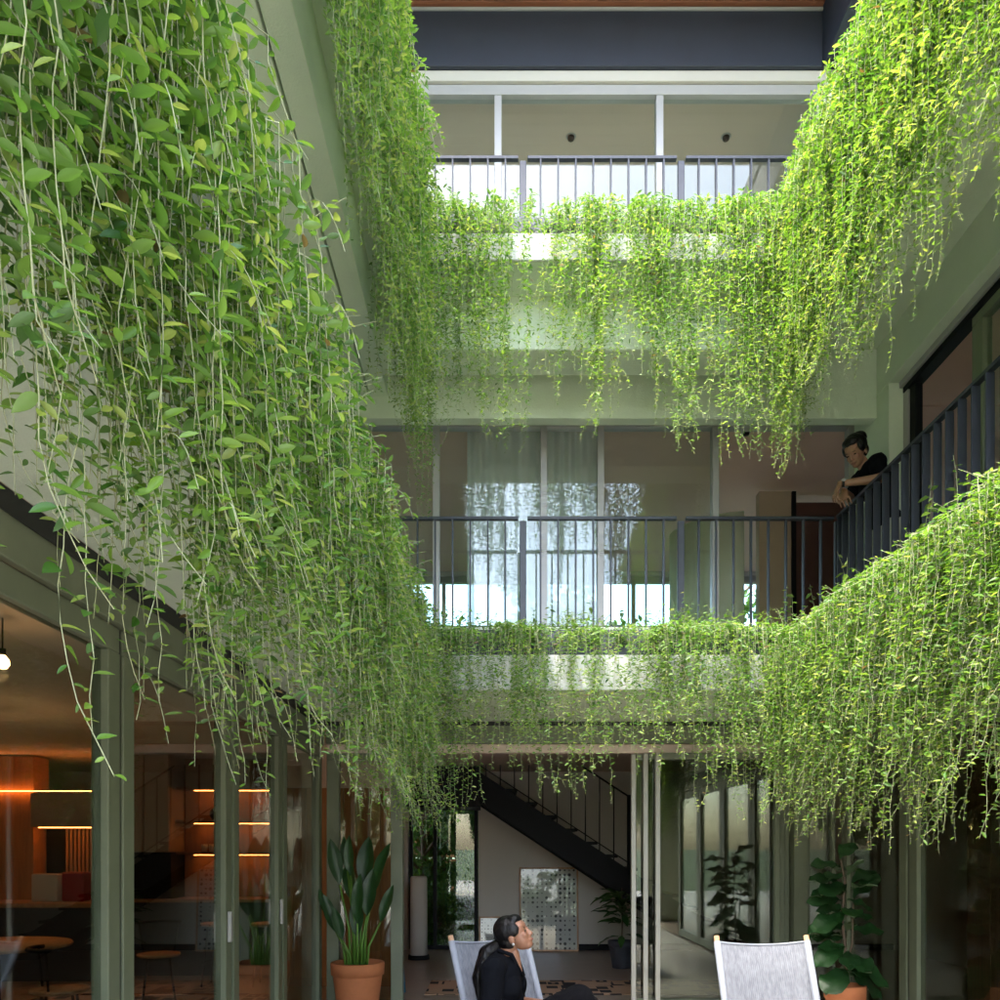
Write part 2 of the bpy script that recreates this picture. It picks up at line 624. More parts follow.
def window_bank(parent, x0, x1, z0, z1, y, mullions, m, axis='x', gl=None, skip=(), fw=0.05, head=0.09, dep=0.10, mw=0.055, sign=1):
    """a run of framed panes in plane y (axis x) or in plane x=y (axis y); panes and mullions belong to the head frame"""
    gl = gl or M_GLASS

    def bx(name, a0, a1, d0, d1, c0, c1, mm, par, bev=0.003):
        if axis == 'x':
            return box(name, a0, a1, d0, d1, c0, c1, mm, par, bev)
        return box(name, d0, d1, a0, a1, c0, c1, mm, par, bev)
    w = bx("window", x0, x1, y, y + dep, z1 - head, z1, m, parent)
    bx("sill", x0, x1, y, y + dep, z0, z0 + fw, m, w)
    zt = z1 - head - 0.001
    bx("jamb", x0, x0 + fw, y + .002, y + dep - .002, z0 + fw + .001, zt, m, w)
    bx("jamb", x1 - fw, x1, y + .002, y + dep - .002, z0 + fw + .001, zt, m, w)
    edges = [x0 + fw] + list(mullions) + [x1 - fw]
    for k, xm in enumerate(mullions):
        bx("mullion", xm - mw / 2, xm + mw / 2, y + .004, y + dep - .004, z0 + fw + .001, zt, m, w)
    for k in range(len(edges) - 1):
        if k in skip:
            continue
        bx("pane", edges[k] + (mw / 2 if k else 0) + .001, edges[k + 1] - (mw / 2 if k + 1 < len(edges) - 1 else 0) - .001,
           y + dep * 0.5, y + dep * 0.5 + 0.008, z0 + fw + .001, zt, gl, w, 0)
    return w


# ---- back wing
back = empty("house_wing", (1.2, 7.5, 0))
tag(back, "cream rendered wing with three storeys of sliding glass facing down the courtyard", "house")
for zb, zt, ye, xa, xb in ((Z1B, Z1T, 7.46, XL, XR), (Z2B, Z2T, 7.49, XLU, XRU)):
    sb = box("balcony_slab", xa, xb, Y1 + .025, ye, zb, zt, M_WHITE, back, 0.004)
    box("slab_edge", xa, xb, Y1, Y1 + .024, zb - .003, zt + .002, M_SLAB, sb, 0.005)
box("kerb", -1.55, WX, 7.02, 7.49, Z1T + .002, 3.37, M_WHITE, back)
box("kerb", -1.55, WX, 7.02, 7.49, Z2T + .002, 6.47, M_WHITE, back)
box("beam", -0.93, 2.36, 6.38, 6.73, 5.33, Z2B - .002, M_WHITE, back, 0.006)
box("floor_slab", -6.6, 6.0, 7.5, 12.35, 2.62, 3.28, M_CEIL, back)
box("floor_slab", -2.2, 6.0, 7.62, 12.35, 5.60, 6.38, M_CEIL, back)
box("ceiling", -2.2, 5.84, 7.63, 12.19, 5.56, 5.598, M_CEILW, back)
box("floor_finish", -2.2, 5.84, 7.62, 12.19, 6.382, 6.40, M_INT, back)
box("floor_finish", -2.2, 5.84, 7.62, 12.19, 3.282, 3.30, M_INT, back)
box("lintel", -2.2, WX - .002, 7.05, 7.17, 5.15, Z2B - .004, M_WHITE, back)
box("lintel", -2.2, WX, 7.47, 7.61, 8.405, 8.50, M_INT, back)  # duller paint carries the shadow of the fascia above
box("lintel", -1.55, 3.05, 7.46, 7.60, 2.44, 2.618, M_OLIVE, back)
box("lintel_trim", -1.55, 3.05, 7.50, 7.60, 2.36, 2.438, M_CEIL, back)
box("shadow_gap", -1.55, 3.05, 7.458, 7.464, 2.60, 2.636, M_GASKET, back, 0)
box("fascia", -2.2, 2.908, 7.43, 7.62, 8.502, 8.995, M_NAVY, back)
box("drip_strip", -2.2, 2.908, 7.415, 7.62, 8.997, 9.018, M_ALU, back, 0.002)
for k in range(13):
    box("soffit_plank", -2.2, 2.908, 5.95 + k * 0.13, 5.95 + k * 0.13 + 0.124, 9.03, 9.05, M_WOODS, back, 0.003)
box("roof", -2.2, 6.0, 5.93, 12.4, 9.06, 9.24, M_NAVY, back)
box("ceiling", -2.2, 6.0, 7.63, 12.2, 8.52, 8.60, M_CEIL, back)
# solid jamb walls
box("wall", 2.94, WX, 7.42, 7.60, 6.48, 8.40, M_WHITE, back)
box("wall", -6.6, -2.22, 12.2, 12.35, 0.0, 2.62, M_INT, back)
box("wall", -2.2, -1.32, 12.2, 12.35, 0.0, 2.62, M_INT, back)
box("wall", -0.29, 6.0, 12.2, 12.35, 0.0, 2.62, M_INT, back)
box("wall", -1.32, -0.29, 12.2, 12.35, 2.35, 2.62, M_INT, back)
box("wall", -2.2, 6.0, 12.2, 12.35, 5.5, 6.5, M_INT, back)
box("wall", -2.2, 6.0, 12.2, 12.35, 8.3, 8.60, M_INT, back)
window_bank(back, -2.2, 6.0, 6.502, 8.298, 12.22, [-0.8, 0.6, 2.0, 3.4, 4.8], M_ALU)  # rear glazing added to bring daylight into the top storey
window_bank(back, -2.2, 6.0, 3.30, 5.498, 12.22, [-0.8, 0.6, 2.0, 3.4, 4.8], M_ALU)  # added too, run full width to brighten the middle storey
box("wall", 5.85, 6.0, 7.6, 12.2, 0.0, 8.60, M_INT, back)
box("wall", -2.36, -2.21, 7.62, 12.2, 3.30, 8.60, M_INT, back)
box("skirting", -0.27, 5.8, 12.17, 12.198, 0.0, 0.09, M_BLACK, back)
window_bank(back, -2.18, WX, 3.375, 5.40, Y3, [-0.56, 0.415, 0.93, 1.97], M_ALU, skip=(4,), mw=0.06)
window_bank(back, -2.18, 2.93, 6.475, 8.40, Y3, [0.0, 1.464], M_ALU, mw=0.065)
window_bank(back, -1.31, -0.30, 0.01, 2.34, 12.22, [-0.93], M_BLACK, mw=0.05)
# ground floor sliding screens
g = window_bank(back, -1.55, -0.86, 0.004, 2.357, 7.50, [], M_OLIVE, gl=M_GLASSD, fw=0.11, head=0.06)
for k, xs in enumerate((1.235, 1.335, 1.435)):
    yy = 7.55 - k * 0.055
    leaf = box("sliding_leaf", xs - 0.021, xs + 0.021, yy, yy + 0.045, 0.06, 2.355, M_STILE, back)
    box("rail", xs + 0.027, 2.60, yy + .004, yy + 0.041, 2.30, 2.354, M_OLIVE, leaf)
    box("rail", xs + 0.027, 2.60, yy + .004, yy + 0.041, 0.06, 0.13, M_OLIVE, leaf)
    box("stile", 2.602 - 0.06 * k, 2.65 - 0.06 * k, yy, yy + 0.045, 0.06, 2.355, M_OLIVE, leaf)
    if k < 2:
        box("pane", xs + 0.027, 2.60 - 0.06 * k, yy + 0.018, yy + 0.026, 0.131, 2.299, M_GLASSD, leaf, 0)
box("column", 2.655, 2.78, 7.44, 7.58, 0.0, 2.357, M_OLIVE, back)
window_bank(back, 2.79, 3.05, 0.004, 2.357, 7.50, [], M_OLIVE, gl=M_GLASSD, fw=0.03, head=0.06)

# ---- left wing
left = empty("house_wing", (-3.5, 3.0, 0))
tag(left, "pale rendered wing with olive framed folding doors onto the kitchen", "house")
for zb, zt, xe, ye, xa in ((Z1B, Z1T, -1.55, 7.458, XL), (Z2B, Z2T, -2.2, 7.49, XLU)):
    sb = box("balcony_slab", xe, xa - .027, -2.0, ye, zb, zt, M_WHITE, left, 0.004)
    box("slab_edge", xa - .026, xa - .002, -2.0, Y1, zb - .003, zt + .002, M_SLAB, sb, 0.005)
box("beam", -1.085, -0.932, -2.0, 7.45, 5.33, Z2B - .002, M_WHITE, left, 0.004)
box("beam", -2.2, -1.10, -2.0, 7.45, 5.332, Z2B - .002, M_WHITE, left, 0.004)
box("floor_slab", -6.6, -1.56, -2.0, 7.49, 2.62, 3.28, M_CEIL, left)
box("floor_slab", -6.6, -2.21, -2.0, 12.3, 5.60, 6.38, M_CEIL, left)
box("wall", -2.36, -2.205, -2.0, 7.49, 3.285, 5.595, M_WHITE, left)
box("wall", -2.36, -2.205, -2.0, 7.49, 6.385, 9.1, M_WHITE, left)
box("roof", -6.6, -1.5, -2.0, 7.3, 9.12, 9.30, M_NAVY, left)
box("wall", -6.75, -6.61, -2.0, 12.3, 0.0, 9.1, M_INT, left)
box("wall", -6.6, -1.6, -2.15, -2.0, 0.0, 5.6, M_WHITE, left)
box("lintel", -1.66, -1.556, -2.0, 7.45, 2.42, 2.618, M_OLIVE, left)
box("shadow_gap", -1.554, -1.548, -2.0, 7.45, 2.56, 2.638, M_GASKET, left, 0)
doors_y = [(0.75, 2.05), (2.05, 3.47), (3.49, 4.92), (4.95, 6.08), (6.10, 7.44)]
for k, (a, b) in enumerate(doors_y):
    lf = box("folding_door", -1.645, -1.58, a + .005, b - .005, 2.31, 2.415, M_OLIVE, left)
    box("rail", -1.645, -1.58, a + .005, b - .005, 0.02, 0.14, M_OLIVE, lf)
    sw = 0.11
    box("stile", -1.648, -1.577, a + .005, a + sw, 0.141, 2.309, M_OLIVE, lf)
    box("stile", -1.648, -1.577, b - sw, b - .005, 0.141, 2.309, M_OLIVE, lf)
    box("gasket", -1.60, -1.585, b - .006, b + .016, 0.02, 2.41, M_GASKET, lf, 0)
    box("pane", -1.615, -1.607, a + sw + .001, b - sw - .001, 0.141, 2.309, M_GLASSD, lf, 0)
    if k in (2, 3):
        box("handle", -1.576, -1.555, b - 0.085, b - 0.055, 0.95, 1.13, M_ALU, lf)

# ---- right wing
right = empty("house_wing", (5.0, 3.0, 0))
tag(right, "pale rendered wing with tall door openings behind the slanting balcony railing", "house")
for zb, zt, xe, ye, xa in ((Z1B, Z1T, 3.05, 7.458, XR), (Z2B, Z2T, WX - .002, 7.49, XRU)):
    sb = box("balcony_slab", xa + .027, xe, -2.0, ye, zb, zt, M_WHITE, right, 0.004)
    box("slab_edge", xa + .002, xa + .026, -2.0, Y1, zb - .003, zt + .002, M_SLAB, sb, 0.005)
box("kerb", 2.80, WX, -2.0, 7.018, Z1T + .002, 3.37, M_WHITE, right)
box("kerb", 2.80, WX, -2.0, 7.018, Z2T + .002, 6.47, M_WHITE, right)
box("beam", 2.362, 2.71, -2.0, 6.378, 5.33, Z2B - .002, M_WHITE, right, 0.006)
box("floor_slab", 3.06, 6.0, -2.0, 7.49, 2.62, 3.28, M_CEIL, right)
box("floor_slab", 3.45, 6.0, -2.0, 7.61, 5.56, 6.38, M_CEILW, right)
box("wall", WX, 3.44, 6.84, 7.61, 3.372, 5.335, M_WHITE, right)
box("wall", WX, 3.44, -2.0, 7.61, 5.337, 9.1, M_WHITE, right)
box("wall", WX, 3.44, -2.0, 1.2, 3.285, 5.335, M_WHITE, right)
box("wall", 5.85, 6.0, -2.0, 7.59, 0.0, 9.1, M_INT, right)
box("wall", 3.06, 5.84, -2.15, -2.0, 0.0, 9.1, M_WHITE, right)
box("fascia", 2.91, 3.10, -2.0, 7.62, 8.50, 9.05, M_NAVY, right)
box("roof", 2.91, 6.0, -2.0, 5.92, 9.12, 9.30, M_NAVY, right)
box("lintel", 3.056, 3.16, -2.0, 7.45, 2.42, 2.618, M_OLIVE, right)
box("shadow_gap", 3.046, 3.054, -2.0, 7.45, 2.56, 2.638, M_GASKET, right, 0)
# balcony doors: black track, the first leaf slid away, glass nearer
w = box("door_frame", 3.33, 3.43, 1.2, 6.83, 5.24, 5.332, M_BLACK, right)
box("jamb", 3.335, 3.425, 6.76, 6.835, 3.375, 5.239, M_ALU, w)
box("track", 3.30, 3.329, 1.2, 6.83, 5.28, 5.332, M_ALU, w)
box("jamb", 3.35, 3.41, 6.66, 6.755, 3.375, 5.239, M_BLACK, w)
for ya, yb in ((4.35, 5.86), (2.8, 4.33), (1.22, 2.78)):
    lf = box("sliding_door", 3.345, 3.415, ya, yb, 5.17, 5.238, M_OLIVE, right)
    box("stile", 3.345, 3.415, yb - 0.13, yb, 3.375, 5.169, M_OLIVE, lf)
    box("stile", 3.345, 3.415, ya, ya + 0.07, 3.375, 5.169, M_OLIVE, lf)
    box("pane", 3.376, 3.384, ya + 0.071, yb - 0.131, 3.375, 5.169, M_GLASS, lf, 0)
for k, (a, b) in enumerate([(0.9, 2.3), (2.32, 3.6), (3.62, 4.93), (4.96, 6.22), (6.25, 7.44)]):
    lf = box("folding_door", 3.08, 3.145, a + .005, b - .005, 2.31, 2.415, M_OLIVE, right)
    box("rail", 3.08, 3.145, a + .005, b - .005, 0.02, 0.14, M_OLIVE, lf)
    sw = 0.12
    box("stile", 3.077, 3.148, a + .005, a + sw, 0.141, 2.309, M_OLIVE, lf)
    box("stile", 3.077, 3.148, b - sw, b - .005, 0.141, 2.309, M_OLIVE, lf)
    box("gasket", 3.085, 3.10, b - .006, b + .016, 0.02, 2.41, M_GASKET, lf, 0)
    box("pane", 3.107, 3.115, a + sw + .001, b - sw - .001, 0.141, 2.309, M_GLASSD, lf, 0)
    if k == 2:
        box("handle", 3.055, 3.076, b - 0.075, b - 0.05, 0.95, 1.13, M_ALU, lf)
# dark wood wall set forward to darken the room behind the right doors
for k in range(14):
    box("wall_panel", 4.20, 4.22 + 0.004 * (k % 2), 2.4 + k * 0.36, 2.755 + k * 0.36, 0.0, 2.6, M_WOODD, right)

# ---- planter troughs
for nm, args, lab in (
        ("planter_trough", (XL + .05, XR - .05, 6.08, 6.95, Z1T + .003, 3.10), "charcoal planter trough on the white slab above the open living room"),
        ("planter_trough", (XLU + .05, XRU - .05, 6.08, 6.95, Z2T + .003, 6.12), "charcoal planter trough on the upper white slab under the top railing"),
        ("planter_trough", (-1.35, XL - .10, -1.5, 7.0, Z1T + .003, 3.10), "long charcoal planter trough over the olive kitchen doors"),
        ("planter_trough", (-1.35, XLU - .10, -1.5, 7.0, Z2T + .003, 6.12), "long charcoal planter trough above the grooved soffit"),
        ("planter_trough", (XR + .10, 2.78, -1.5, 7.0, Z1T + .003, 3.10), "long charcoal planter trough below the railing where the woman leans"),
        ("planter_trough", (XRU + .10, 2.78, -1.5, 7.0, Z2T + .003, 6.12), "long charcoal planter trough high above the leaning woman")):
    x0, x1, y0, y1, z0, z1 = args
    t = empty(nm, ((x0 + x1) / 2, (y0 + y1) / 2, z0))
    tag(t, lab, "planter", "planter troughs along the balconies")
    e = 0.02
    box("trough_side", x0, x1, y0, y0 + e, z0, z1, M_TROUGH, t)
    box("trough_side", x0, x1, y1 - e, y1, z0, z1, M_TROUGH, t)
    box("trough_end", x0, x0 + e, y0 + e, y1 - e, z0, z1, M_TROUGH, t)
    box("trough_end", x1 - e, x1, y0 + e, y1 - e, z0, z1, M_TROUGH, t)
    box("soil", x0 + e, x1 - e, y0 + e, y1 - e, z0, z1 - 0.04, M_SOIL, t, 0)


# ---- railings
def railing_back(zt, zb, label):
    r = empty("balcony_railing", (0.9, Y2, zb - 0.06))
    tag(r, label, "railing", "dark flat bar balcony railings")
    posts = [-1.147, 0.215, 1.577, 2.93]
    for p in posts:
        box("post", p - 0.028, p + 0.028, Y2 - 0.012, Y2 + 0.03, zb - 0.04, zt - 0.035, M_STEEL, r)
    for a, b in zip(posts[:-1], posts[1:]):
        box("top_rail", a + 0.04, b - 0.04, Y2 - 0.022, Y2 + 0.022, zt - 0.026, zt, M_STEEL, r, 0.002)
        box("bottom_rail", a + 0.029, b - 0.029, Y2 - 0.018, Y2 + 0.018, zb - 0.012, zb, M_STEEL, r, 0.002)
        n = 9
        for k in range(1, n):
            x = a + (b - a) * k / n
            box("baluster", x - 0.007, x + 0.007, Y2 - 0.02, Y2 + 0.02, zb, zt - 0.026, M_STEEL, r, 0.001)
    return r


def railing_side(zt, zb, label, y0=1.0):
    r = empty("balcony_railing", (RX, 4.0, zb - 0.06))
    tag(r, label, "railing", "dark flat bar balcony railings")
    box("top_rail", RX - 0.022, RX + 0.022, y0, Y2 - 0.03, zt - 0.026, zt, M_STEEL, r, 0.002)
    box("bottom_rail", RX - 0.018, RX + 0.018, y0, Y2 - 0.03, zb - 0.012, zb, M_STEEL, r, 0.002)
    k = 0
    y = Y2 - 0.075
    while y > y0:
        box("baluster", RX - 0.027, RX + 0.027, y - 0.006, y + 0.006, zb - 0.02, zt - 0.026, M_STEEL, r, 0.001)
        y -= 0.147 if k else 0.09
        k += 1
    return r


railing_back(4.35, 3.41, "dark steel bar railing across the middle storey glass")
railing_back(7.45, 6.51, "dark steel bar railing across the top storey glass")
railing_side(4.35, 3.41, "dark steel flat bar railing that the leaning woman rests on")
railing_side(7.45, 6.51, "dark steel flat bar railing hidden behind the upper creeper curtain", 3.0)

# ------------------------------------------------------------------ hanging creepers
VAR = {}
for L in (0.7, 1.0, 1.3, 1.6, 2.0):
    for v in range(4):
        rng = np.random.default_rng(int(L * 100) + v)
        VAR[(L, v)] = clump_meshes("c", 12, L, rng, ll=0.037, step=0.019, width=0.32, tone0=0.53 + 0.05 * (v % 3))


for L in (1.0, 1.3):
    for v in range(4):
        rng = np.random.default_rng(int(L * 100) + v + 50)
        VAR[(L, v + 10)] = clump_meshes("c", 12, L, rng, ll=0.038, step=0.021, width=0.30, tone0=0.50 + 0.05 * (v % 3), fine=True)


def nearest(L):
    return min((0.7, 1.0, 1.3, 1.6, 2.0), key=lambda q: abs(q - L))


def place_clump(x, y, z, L, rz, label, group, rng, tilt=0.03, near=False):
    q = nearest(L) if not near else (1.0 if L < 1.15 else 1.3)
    st, lv = VAR[(q, int(rng.integers(4)) + (10 if near else 0))]
    e = empty("hanging_creeper", (x, y, z), rz + rng.normal(0, 0.12))
    s = L / q
    e.scale = (rng.choice([-1, 1]) * 1.0, rng.uniform(0.85, 1.15), s)
    e.rotation_euler[1] = rng.normal(0, tilt)
    tag(e, label, "creeper", group)
    obj("stems", st, (0, 0, 0), e)
    a = obj("leaves", lv, (0, 0, 0), e)
    a["kind"] = "stuff"
    return e


def row(n, pos, zt, lens, rz, label, group, seed, spots, jitter=0.05):
    rng = np.random.default_rng(seed)
    for k in range(n):
        u = (k + 0.5) / n
        x, y = pos(u)
        L = lens(u, rng)
        if L <= 0:
            continue
        size = 'short' if L < 0.8 else ('long' if L < 1.5 else 'very long')
        lab = '%s %s, %s' % (size, label, spots[min(len(spots) - 1, int(u * len(spots)))])
        place_clump(x + rng.normal(0, jitter * (0.3 if rz else 1)), y + rng.normal(0, jitter if rz else jitter * 0.4), zt + rng.uniform(-0.03, 0.05), L, rz, lab, group, rng, near=(seed == 16 and u < 0.45))


PI2 = math.pi / 2
# upper storey
row(32, lambda u: (XLU - .05 + u * (XRU + .1 - XLU), Y1 + .02), 6.0,
    lambda u, r: 0 if 0.275 < u < 0.41 else 1.75 * r.uniform(0.74, 1.05) + 0.10 * math.sin(u * 9), 0,
    "green creeper trailing from the upper back planter", "creepers on the upper back planter", 11, ["by the long curtain", "beside the bare gap", "past the bare gap", "above the open door"])
row(38, lambda u: (XLU - .03, 1.7 + u * 4.3), 6.0, lambda u, r: r.uniform(1.45, 2.2), PI2,
    "green creeper below the upper planter beside the grooved soffit", "creepers on the upper planter over the kitchen wing", 12, ["near the garden end", "halfway along the planter", "near the corner"])
row(46, lambda u: (XRU + .03, 2.3 + u * 3.7), 6.0, lambda u, r: r.uniform(1.5, 2.2) - 0.1 * u, -PI2,
    "green creeper on the upper planter above the leaning woman", "creepers on the upper planter above the leaning woman", 13, ["near the garden end", "halfway along the planter", "near the corner"])
# lower storey
row(28, lambda u: (XL + u * (XR - XL), Y1), 2.98,
    lambda u, r: r.choice([0, r.uniform(0.45, 0.8), r.uniform(0.8, 1.25)], p=[0.08, 0.24, 0.68]) * (1.12 if u < 0.3 or u > 0.6 else 0.95), 0,
    "green creeper trailing over the living room opening", "creepers on the lower back planter", 14, ["beside the doorway column", "before the garden window", "above the seated woman", "by the staircase", "before the sliding screens", "by the empty chair corner"])
row(42, lambda u: (XR + .05, 2.4 + u * 3.6), 2.88, lambda u, r: r.uniform(0.9, 1.42), -PI2,
    "green creeper on the lower planter under the leaning woman", "creepers on the lower planter under the leaning woman", 15, ["near the garden end", "halfway along the planter", "near the corner"])
row(58, lambda u: (XL - .15 + .08 * u, 0.80 + (u ** 1.18) * 5.2), 2.98, lambda u, r: (r.uniform(0.85, 1.1) if u < 0.09 else r.uniform(1.0, 1.4)) + 0.08 * max(0, u - 0.35), PI2,
    "clumped creeper on the lower planter by the kitchen doors", "creepers on the lower planter by the kitchen doors", 16, ["near the garden end", "halfway along the planter", "near the corner"])

# ---- the nearest creepers, every leaf its own piece
LEAFM = []


def near_leaf_mesh(seed, tone):
    """one elliptical leaf blade with a midrib fold and a drooping tip, length 1"""
    rng = np.random.default_rng(seed)
    nu, wd = 6, rng.uniform(0.38, 0.5)
    V, F = [], []
    tw = rng.normal(0, 0.12)
    droop = rng.uniform(0.08, 0.28)
    for i in range(nu + 1):
        u = i / nu
        w = wd * 0.5 * (math.sin(math.pi * min(1, u ** 0.85)) ** 0.8) if 0 < i < nu else 0.004
        z = -droop * u * u
        for s in (-1, 0, 1):
            V.append((s * w, u, z + (abs(s) * w * 0.35) + s * w * tw + (0.012 * math.sin(u * 9 + s) if s else 0)))
    for i in range(nu):
        for s in (0, 1):
            a = i * 3 + s
            F.append((a, a + 1, a + 4, a + 3))
    me = np_mesh("leaf", np.array(V), np.array(F), M_LEAF, np.full(len(F), tone), True)
    return me


for k, tone in enumerate((0.22, 0.3, 0.38, 0.45, 0.5, 0.58, 0.64, 0.72, 0.82, 0.92, 1.0)):
    LEAFM.append((tone, near_leaf_mesh(100 + k, tone)))


def near_creeper(x, y, z, L, seed, label, rz=PI2, ll=0.040, step=0.026, bare=0.12, depth=None, path=None, stem=0.0015, tone0=0.47):
    rng = np.random.default_rng(seed)
    P = strand_path(L, rng, 0, rng.uniform(0, 0.10) if depth is None else depth, 0.03) if path is None else path
    e = empty("hanging_creeper", (x, y, z), rz)
    tag(e, label, "creeper", "creepers nearest the garden end of the lower planter")
    V, F = tube_arrays([P], [stem * np.linspace(1.3, 0.5, len(P))], 5)
    obj("stem", np_mesh("stem", V, F, M_STEM, None, True), (0, 0, 0), e)
    for p, d, nrm, l, w, tone in leaf_specs(P, rng, step, ll, bare, tone0, 0.4):
        d = Vector(d).normalized()
        n = Vector(nrm)
        s = d.cross(n).normalized()
        n = s.cross(d)
        M = Matrix((s, d, n)).transposed()
        me = min(LEAFM, key=lambda q: abs(q[0] - tone))[1]
        o = bpy.data.objects.new("leaf", me)
        o.matrix_local = Matrix.Translation(Vector(p)) @ M.to_4x4() @ Matrix.Diagonal((l * w / l / 0.44, l, l, 1))
        COL.objects.link(o)
        o.parent = e
    return e


NEAR_LABELS = ["leafy creeper strand with large separate leaves hanging before the kitchen doors"]
rng = np.random.default_rng(5)
ys = np.sort(np.concatenate([rng.uniform(0.78, 1.1, 20), rng.uniform(1.1, 1.5, 22), rng.uniform(1.5, 2.3, 22)]))
for k, y in enumerate(ys):
    u = rng.random()
    L = rng.uniform(0.72, 1.08) if u < 0.8 else rng.uniform(1.15, 1.42)
    near_creeper(XL + rng.uniform(-0.22, -0.03), float(y), 2.98, float(L), 300 + k, "%s creeper strand with large separate leaves, %s" % ("long trailing" if L > 1.05 else "short" if L < 0.78 else "leafy", "over the first kitchen door" if y < 1.4 else "over the second kitchen door"), bare=0.10 if u < 0.82 else 0.25)
# shoots reaching out into the courtyard from the planter lip
for k, (y, z, dx, dz) in enumerate([(1.42, 2.80, 0.10, -0.06), (1.55, 2.93, 0.16, -0.10), (1.75, 2.72, 0.12, -0.14), (2.2, 2.86, 0.14, -0.22), (1.95, 2.78, 0.13, -0.05),
                                    (2.5, 2.82, 0.12, -0.2)]):
    r = np.linspace(0, 1, 10)
    P = np.stack([0.06 * r * (1 if k % 2 else -0.4), -0.04 - dx * r * 1.2, 0.03 * np.sin(r * 3) + dz * r * r], 1)
    near_creeper(XL, y, z, 0.3, 700 + k, "pale young creeper shoot arching out from the planter lip into the courtyard", ll=0.036, step=0.022, bare=0, path=P,
                 stem=0.0012, tone0=0.78)


# ---- ground cover filling the troughs (uncountable)
def cover(name, x0, x1, y0, y1, z, hgt, dens, seed, label, lean):
    rng = np.random.default_rng(seed)
    lv = Leaves()
    paths, radii = [], []
    n = int((x1 - x0) * (y1 - y0) * dens)
    for _ in range(n):
        x = rng.uniform(x0, x1)
        y = rng.uniform(y0, y1)
        hh = hgt * rng.uniform(0.3, 1.0) * (0.75 + 0.35 * math.sin(x * 5.1 + y * 3.7) * math.sin(y * 4.3 - x * 2.2))
        m = 7
        r = np.linspace(0, 1, m)
        a = rng.uniform(0, 6.28)
        sp = rng.uniform(0.03, 0.14)
        S = np.stack([x + (sp * math.cos(a) + lean[0] * 0.08) * r ** 1.5, y + (sp * math.sin(a) + lean[1] * 0.08) * r ** 1.5, z + hh * (1.35 * r - 0.45 * r * r)], 1)
        paths.append(S)
        radii.append(0.0012)
        for (p, d, nr, l, w, t) in leaf_specs(S, rng, 0.026, 0.04, 0.0, 0.52, 0.0):
            nr = np.array([rng.normal(0, .3) + lean[0] * 0.3, rng.normal(0, .3) + lean[1] * 0.3, 1])
            lv.add(p, d, nr, l, w, t)
    V, F = tube_arrays(paths, radii, 3)
    e = empty(name, ((x0 + x1) / 2, (y0 + y1) / 2, z))
    tag(e, label, "ground cover", kind="stuff")
    off = tuple(-Vector(e.location))
    for nm, me in (("stems", np_mesh("stems", V, F, M_STEM)), ("leaves", lv.mesh("leaves", M_LEAF))):
        o = obj(nm, me, off, e)
        o["kind"] = "stuff"


cover("creeper_cover", XL - .1, XR + .1, Y1 + .02, 6.85, 2.97, 0.38, 420, 21, "low green creeper filling the lower back trough", (0, -1))
cover("creeper_cover", XL - .1, XR + .1, Y1 + .02, 6.85, 5.98, 0.17, 360, 22, "low green creeper filling the upper back trough", (0, -1))
cover("creeper_cover", -1.2, XL + .06, 0.9, 6.8, 2.97, 0.20, 200, 23, "low green creeper filling the long trough over the kitchen doors", (1, 0))
cover("creeper_cover", -1.2, XLU + .02, 1.6, 6.8, 6.0, 0.22, 200, 24, "low green creeper filling the upper trough over the kitchen wing", (1, 0))
cover("creeper_cover", XR - .02, 2.76, 2.2, 6.9, 2.93, 0.16, 400, 25, "mounded green creeper filling the trough under the leaning woman", (-1, 0))
cover("creeper_cover", XRU - .02, 2.7, 2.2, 6.8, 6.0, 0.26, 200, 26, "green creeper filling the upper trough above the leaning woman", (-1, 0))

# upright shoots through the railings
rng = np.random.default_rng(31)
SHOOT = []
for v in range(5):
    lv = Leaves()
    r = np.linspace(0, 1, 9)
    S = np.stack([0.05 * np.sin(r * 2 + v) * r, 0.04 * r * r * (v - 2) * 0.5, 0.34 * r], 1)
    for s in leaf_specs(S, rng, 0.017, 0.036, 0, 0.6, 0.1):
        lv.add(*s)
    V, F = tube_arrays([S], [0.0016 * np.linspace(1.2, 0.5, 9)], 4)
    SHOOT.append((np_mesh("stem", V, F, M_STEM), lv.mesh("leaves", M_LEAF)))
for x, y, z, s, lab in [(0.38, 6.6, 3.02, 1.3, 0), (0.72, 6.7, 3.05, 1.6, 0), (0.5, 6.6, 3.04, 0.9, 0), (1.45, 6.6, 3.0, 1.2, 0), (1.9, 6.8, 3.0, 1.5, 0),
                        (-0.1, 6.6, 3.0, 1.0, 0), (1.12, 6.5, 3.05, 1.0, 0), (2.3, 6.6, 3.1, 1.5, 0), (2.62, 6.75, 3.1, 1.6, 0), (2.72, 6.5, 3.08, 2.1, 0), (2.6, 5.2, 3.02, 2.2, 0), (2.5, 4.6, 3.0, 2.0, 0), (2.66, 6.1, 3.02, 1.8, 0),
                        (2.55, 4.9, 3.02, 1.6, 0), (0.1, 6.5, 6.1, 0.9, 1), (1.3, 6.5, 6.1, 1.3, 1), (1.75, 6.6, 6.1, 1.6, 1), (2.0, 6.6, 6.1, 1.9, 1), (2.2, 6.6, 6.1, 1.6, 1),
                        (0.9, 6.6, 6.1, 1.1, 1)]:
    a, b = SHOOT[int(rng.integers(5))]
    e = empty("creeper_shoot", (x, y, z), rng.uniform(0, 6.28))
    e.rotation_euler[0] = rng.normal(0, 0.25)
    e.scale = (s, s, s)
    tag(e, ("upright leafy shoot standing up in the lower trough before the railing", "upright leafy shoot standing up in the upper trough before the top railing")[lab],
        "shoot", ("upright shoots in the lower trough", "upright shoots in the upper trough")[lab])
    obj("stem", a, (0, 0, 0), e)
    obj("leaves", b, (0, 0, 0), e)["kind"] = "stuff"


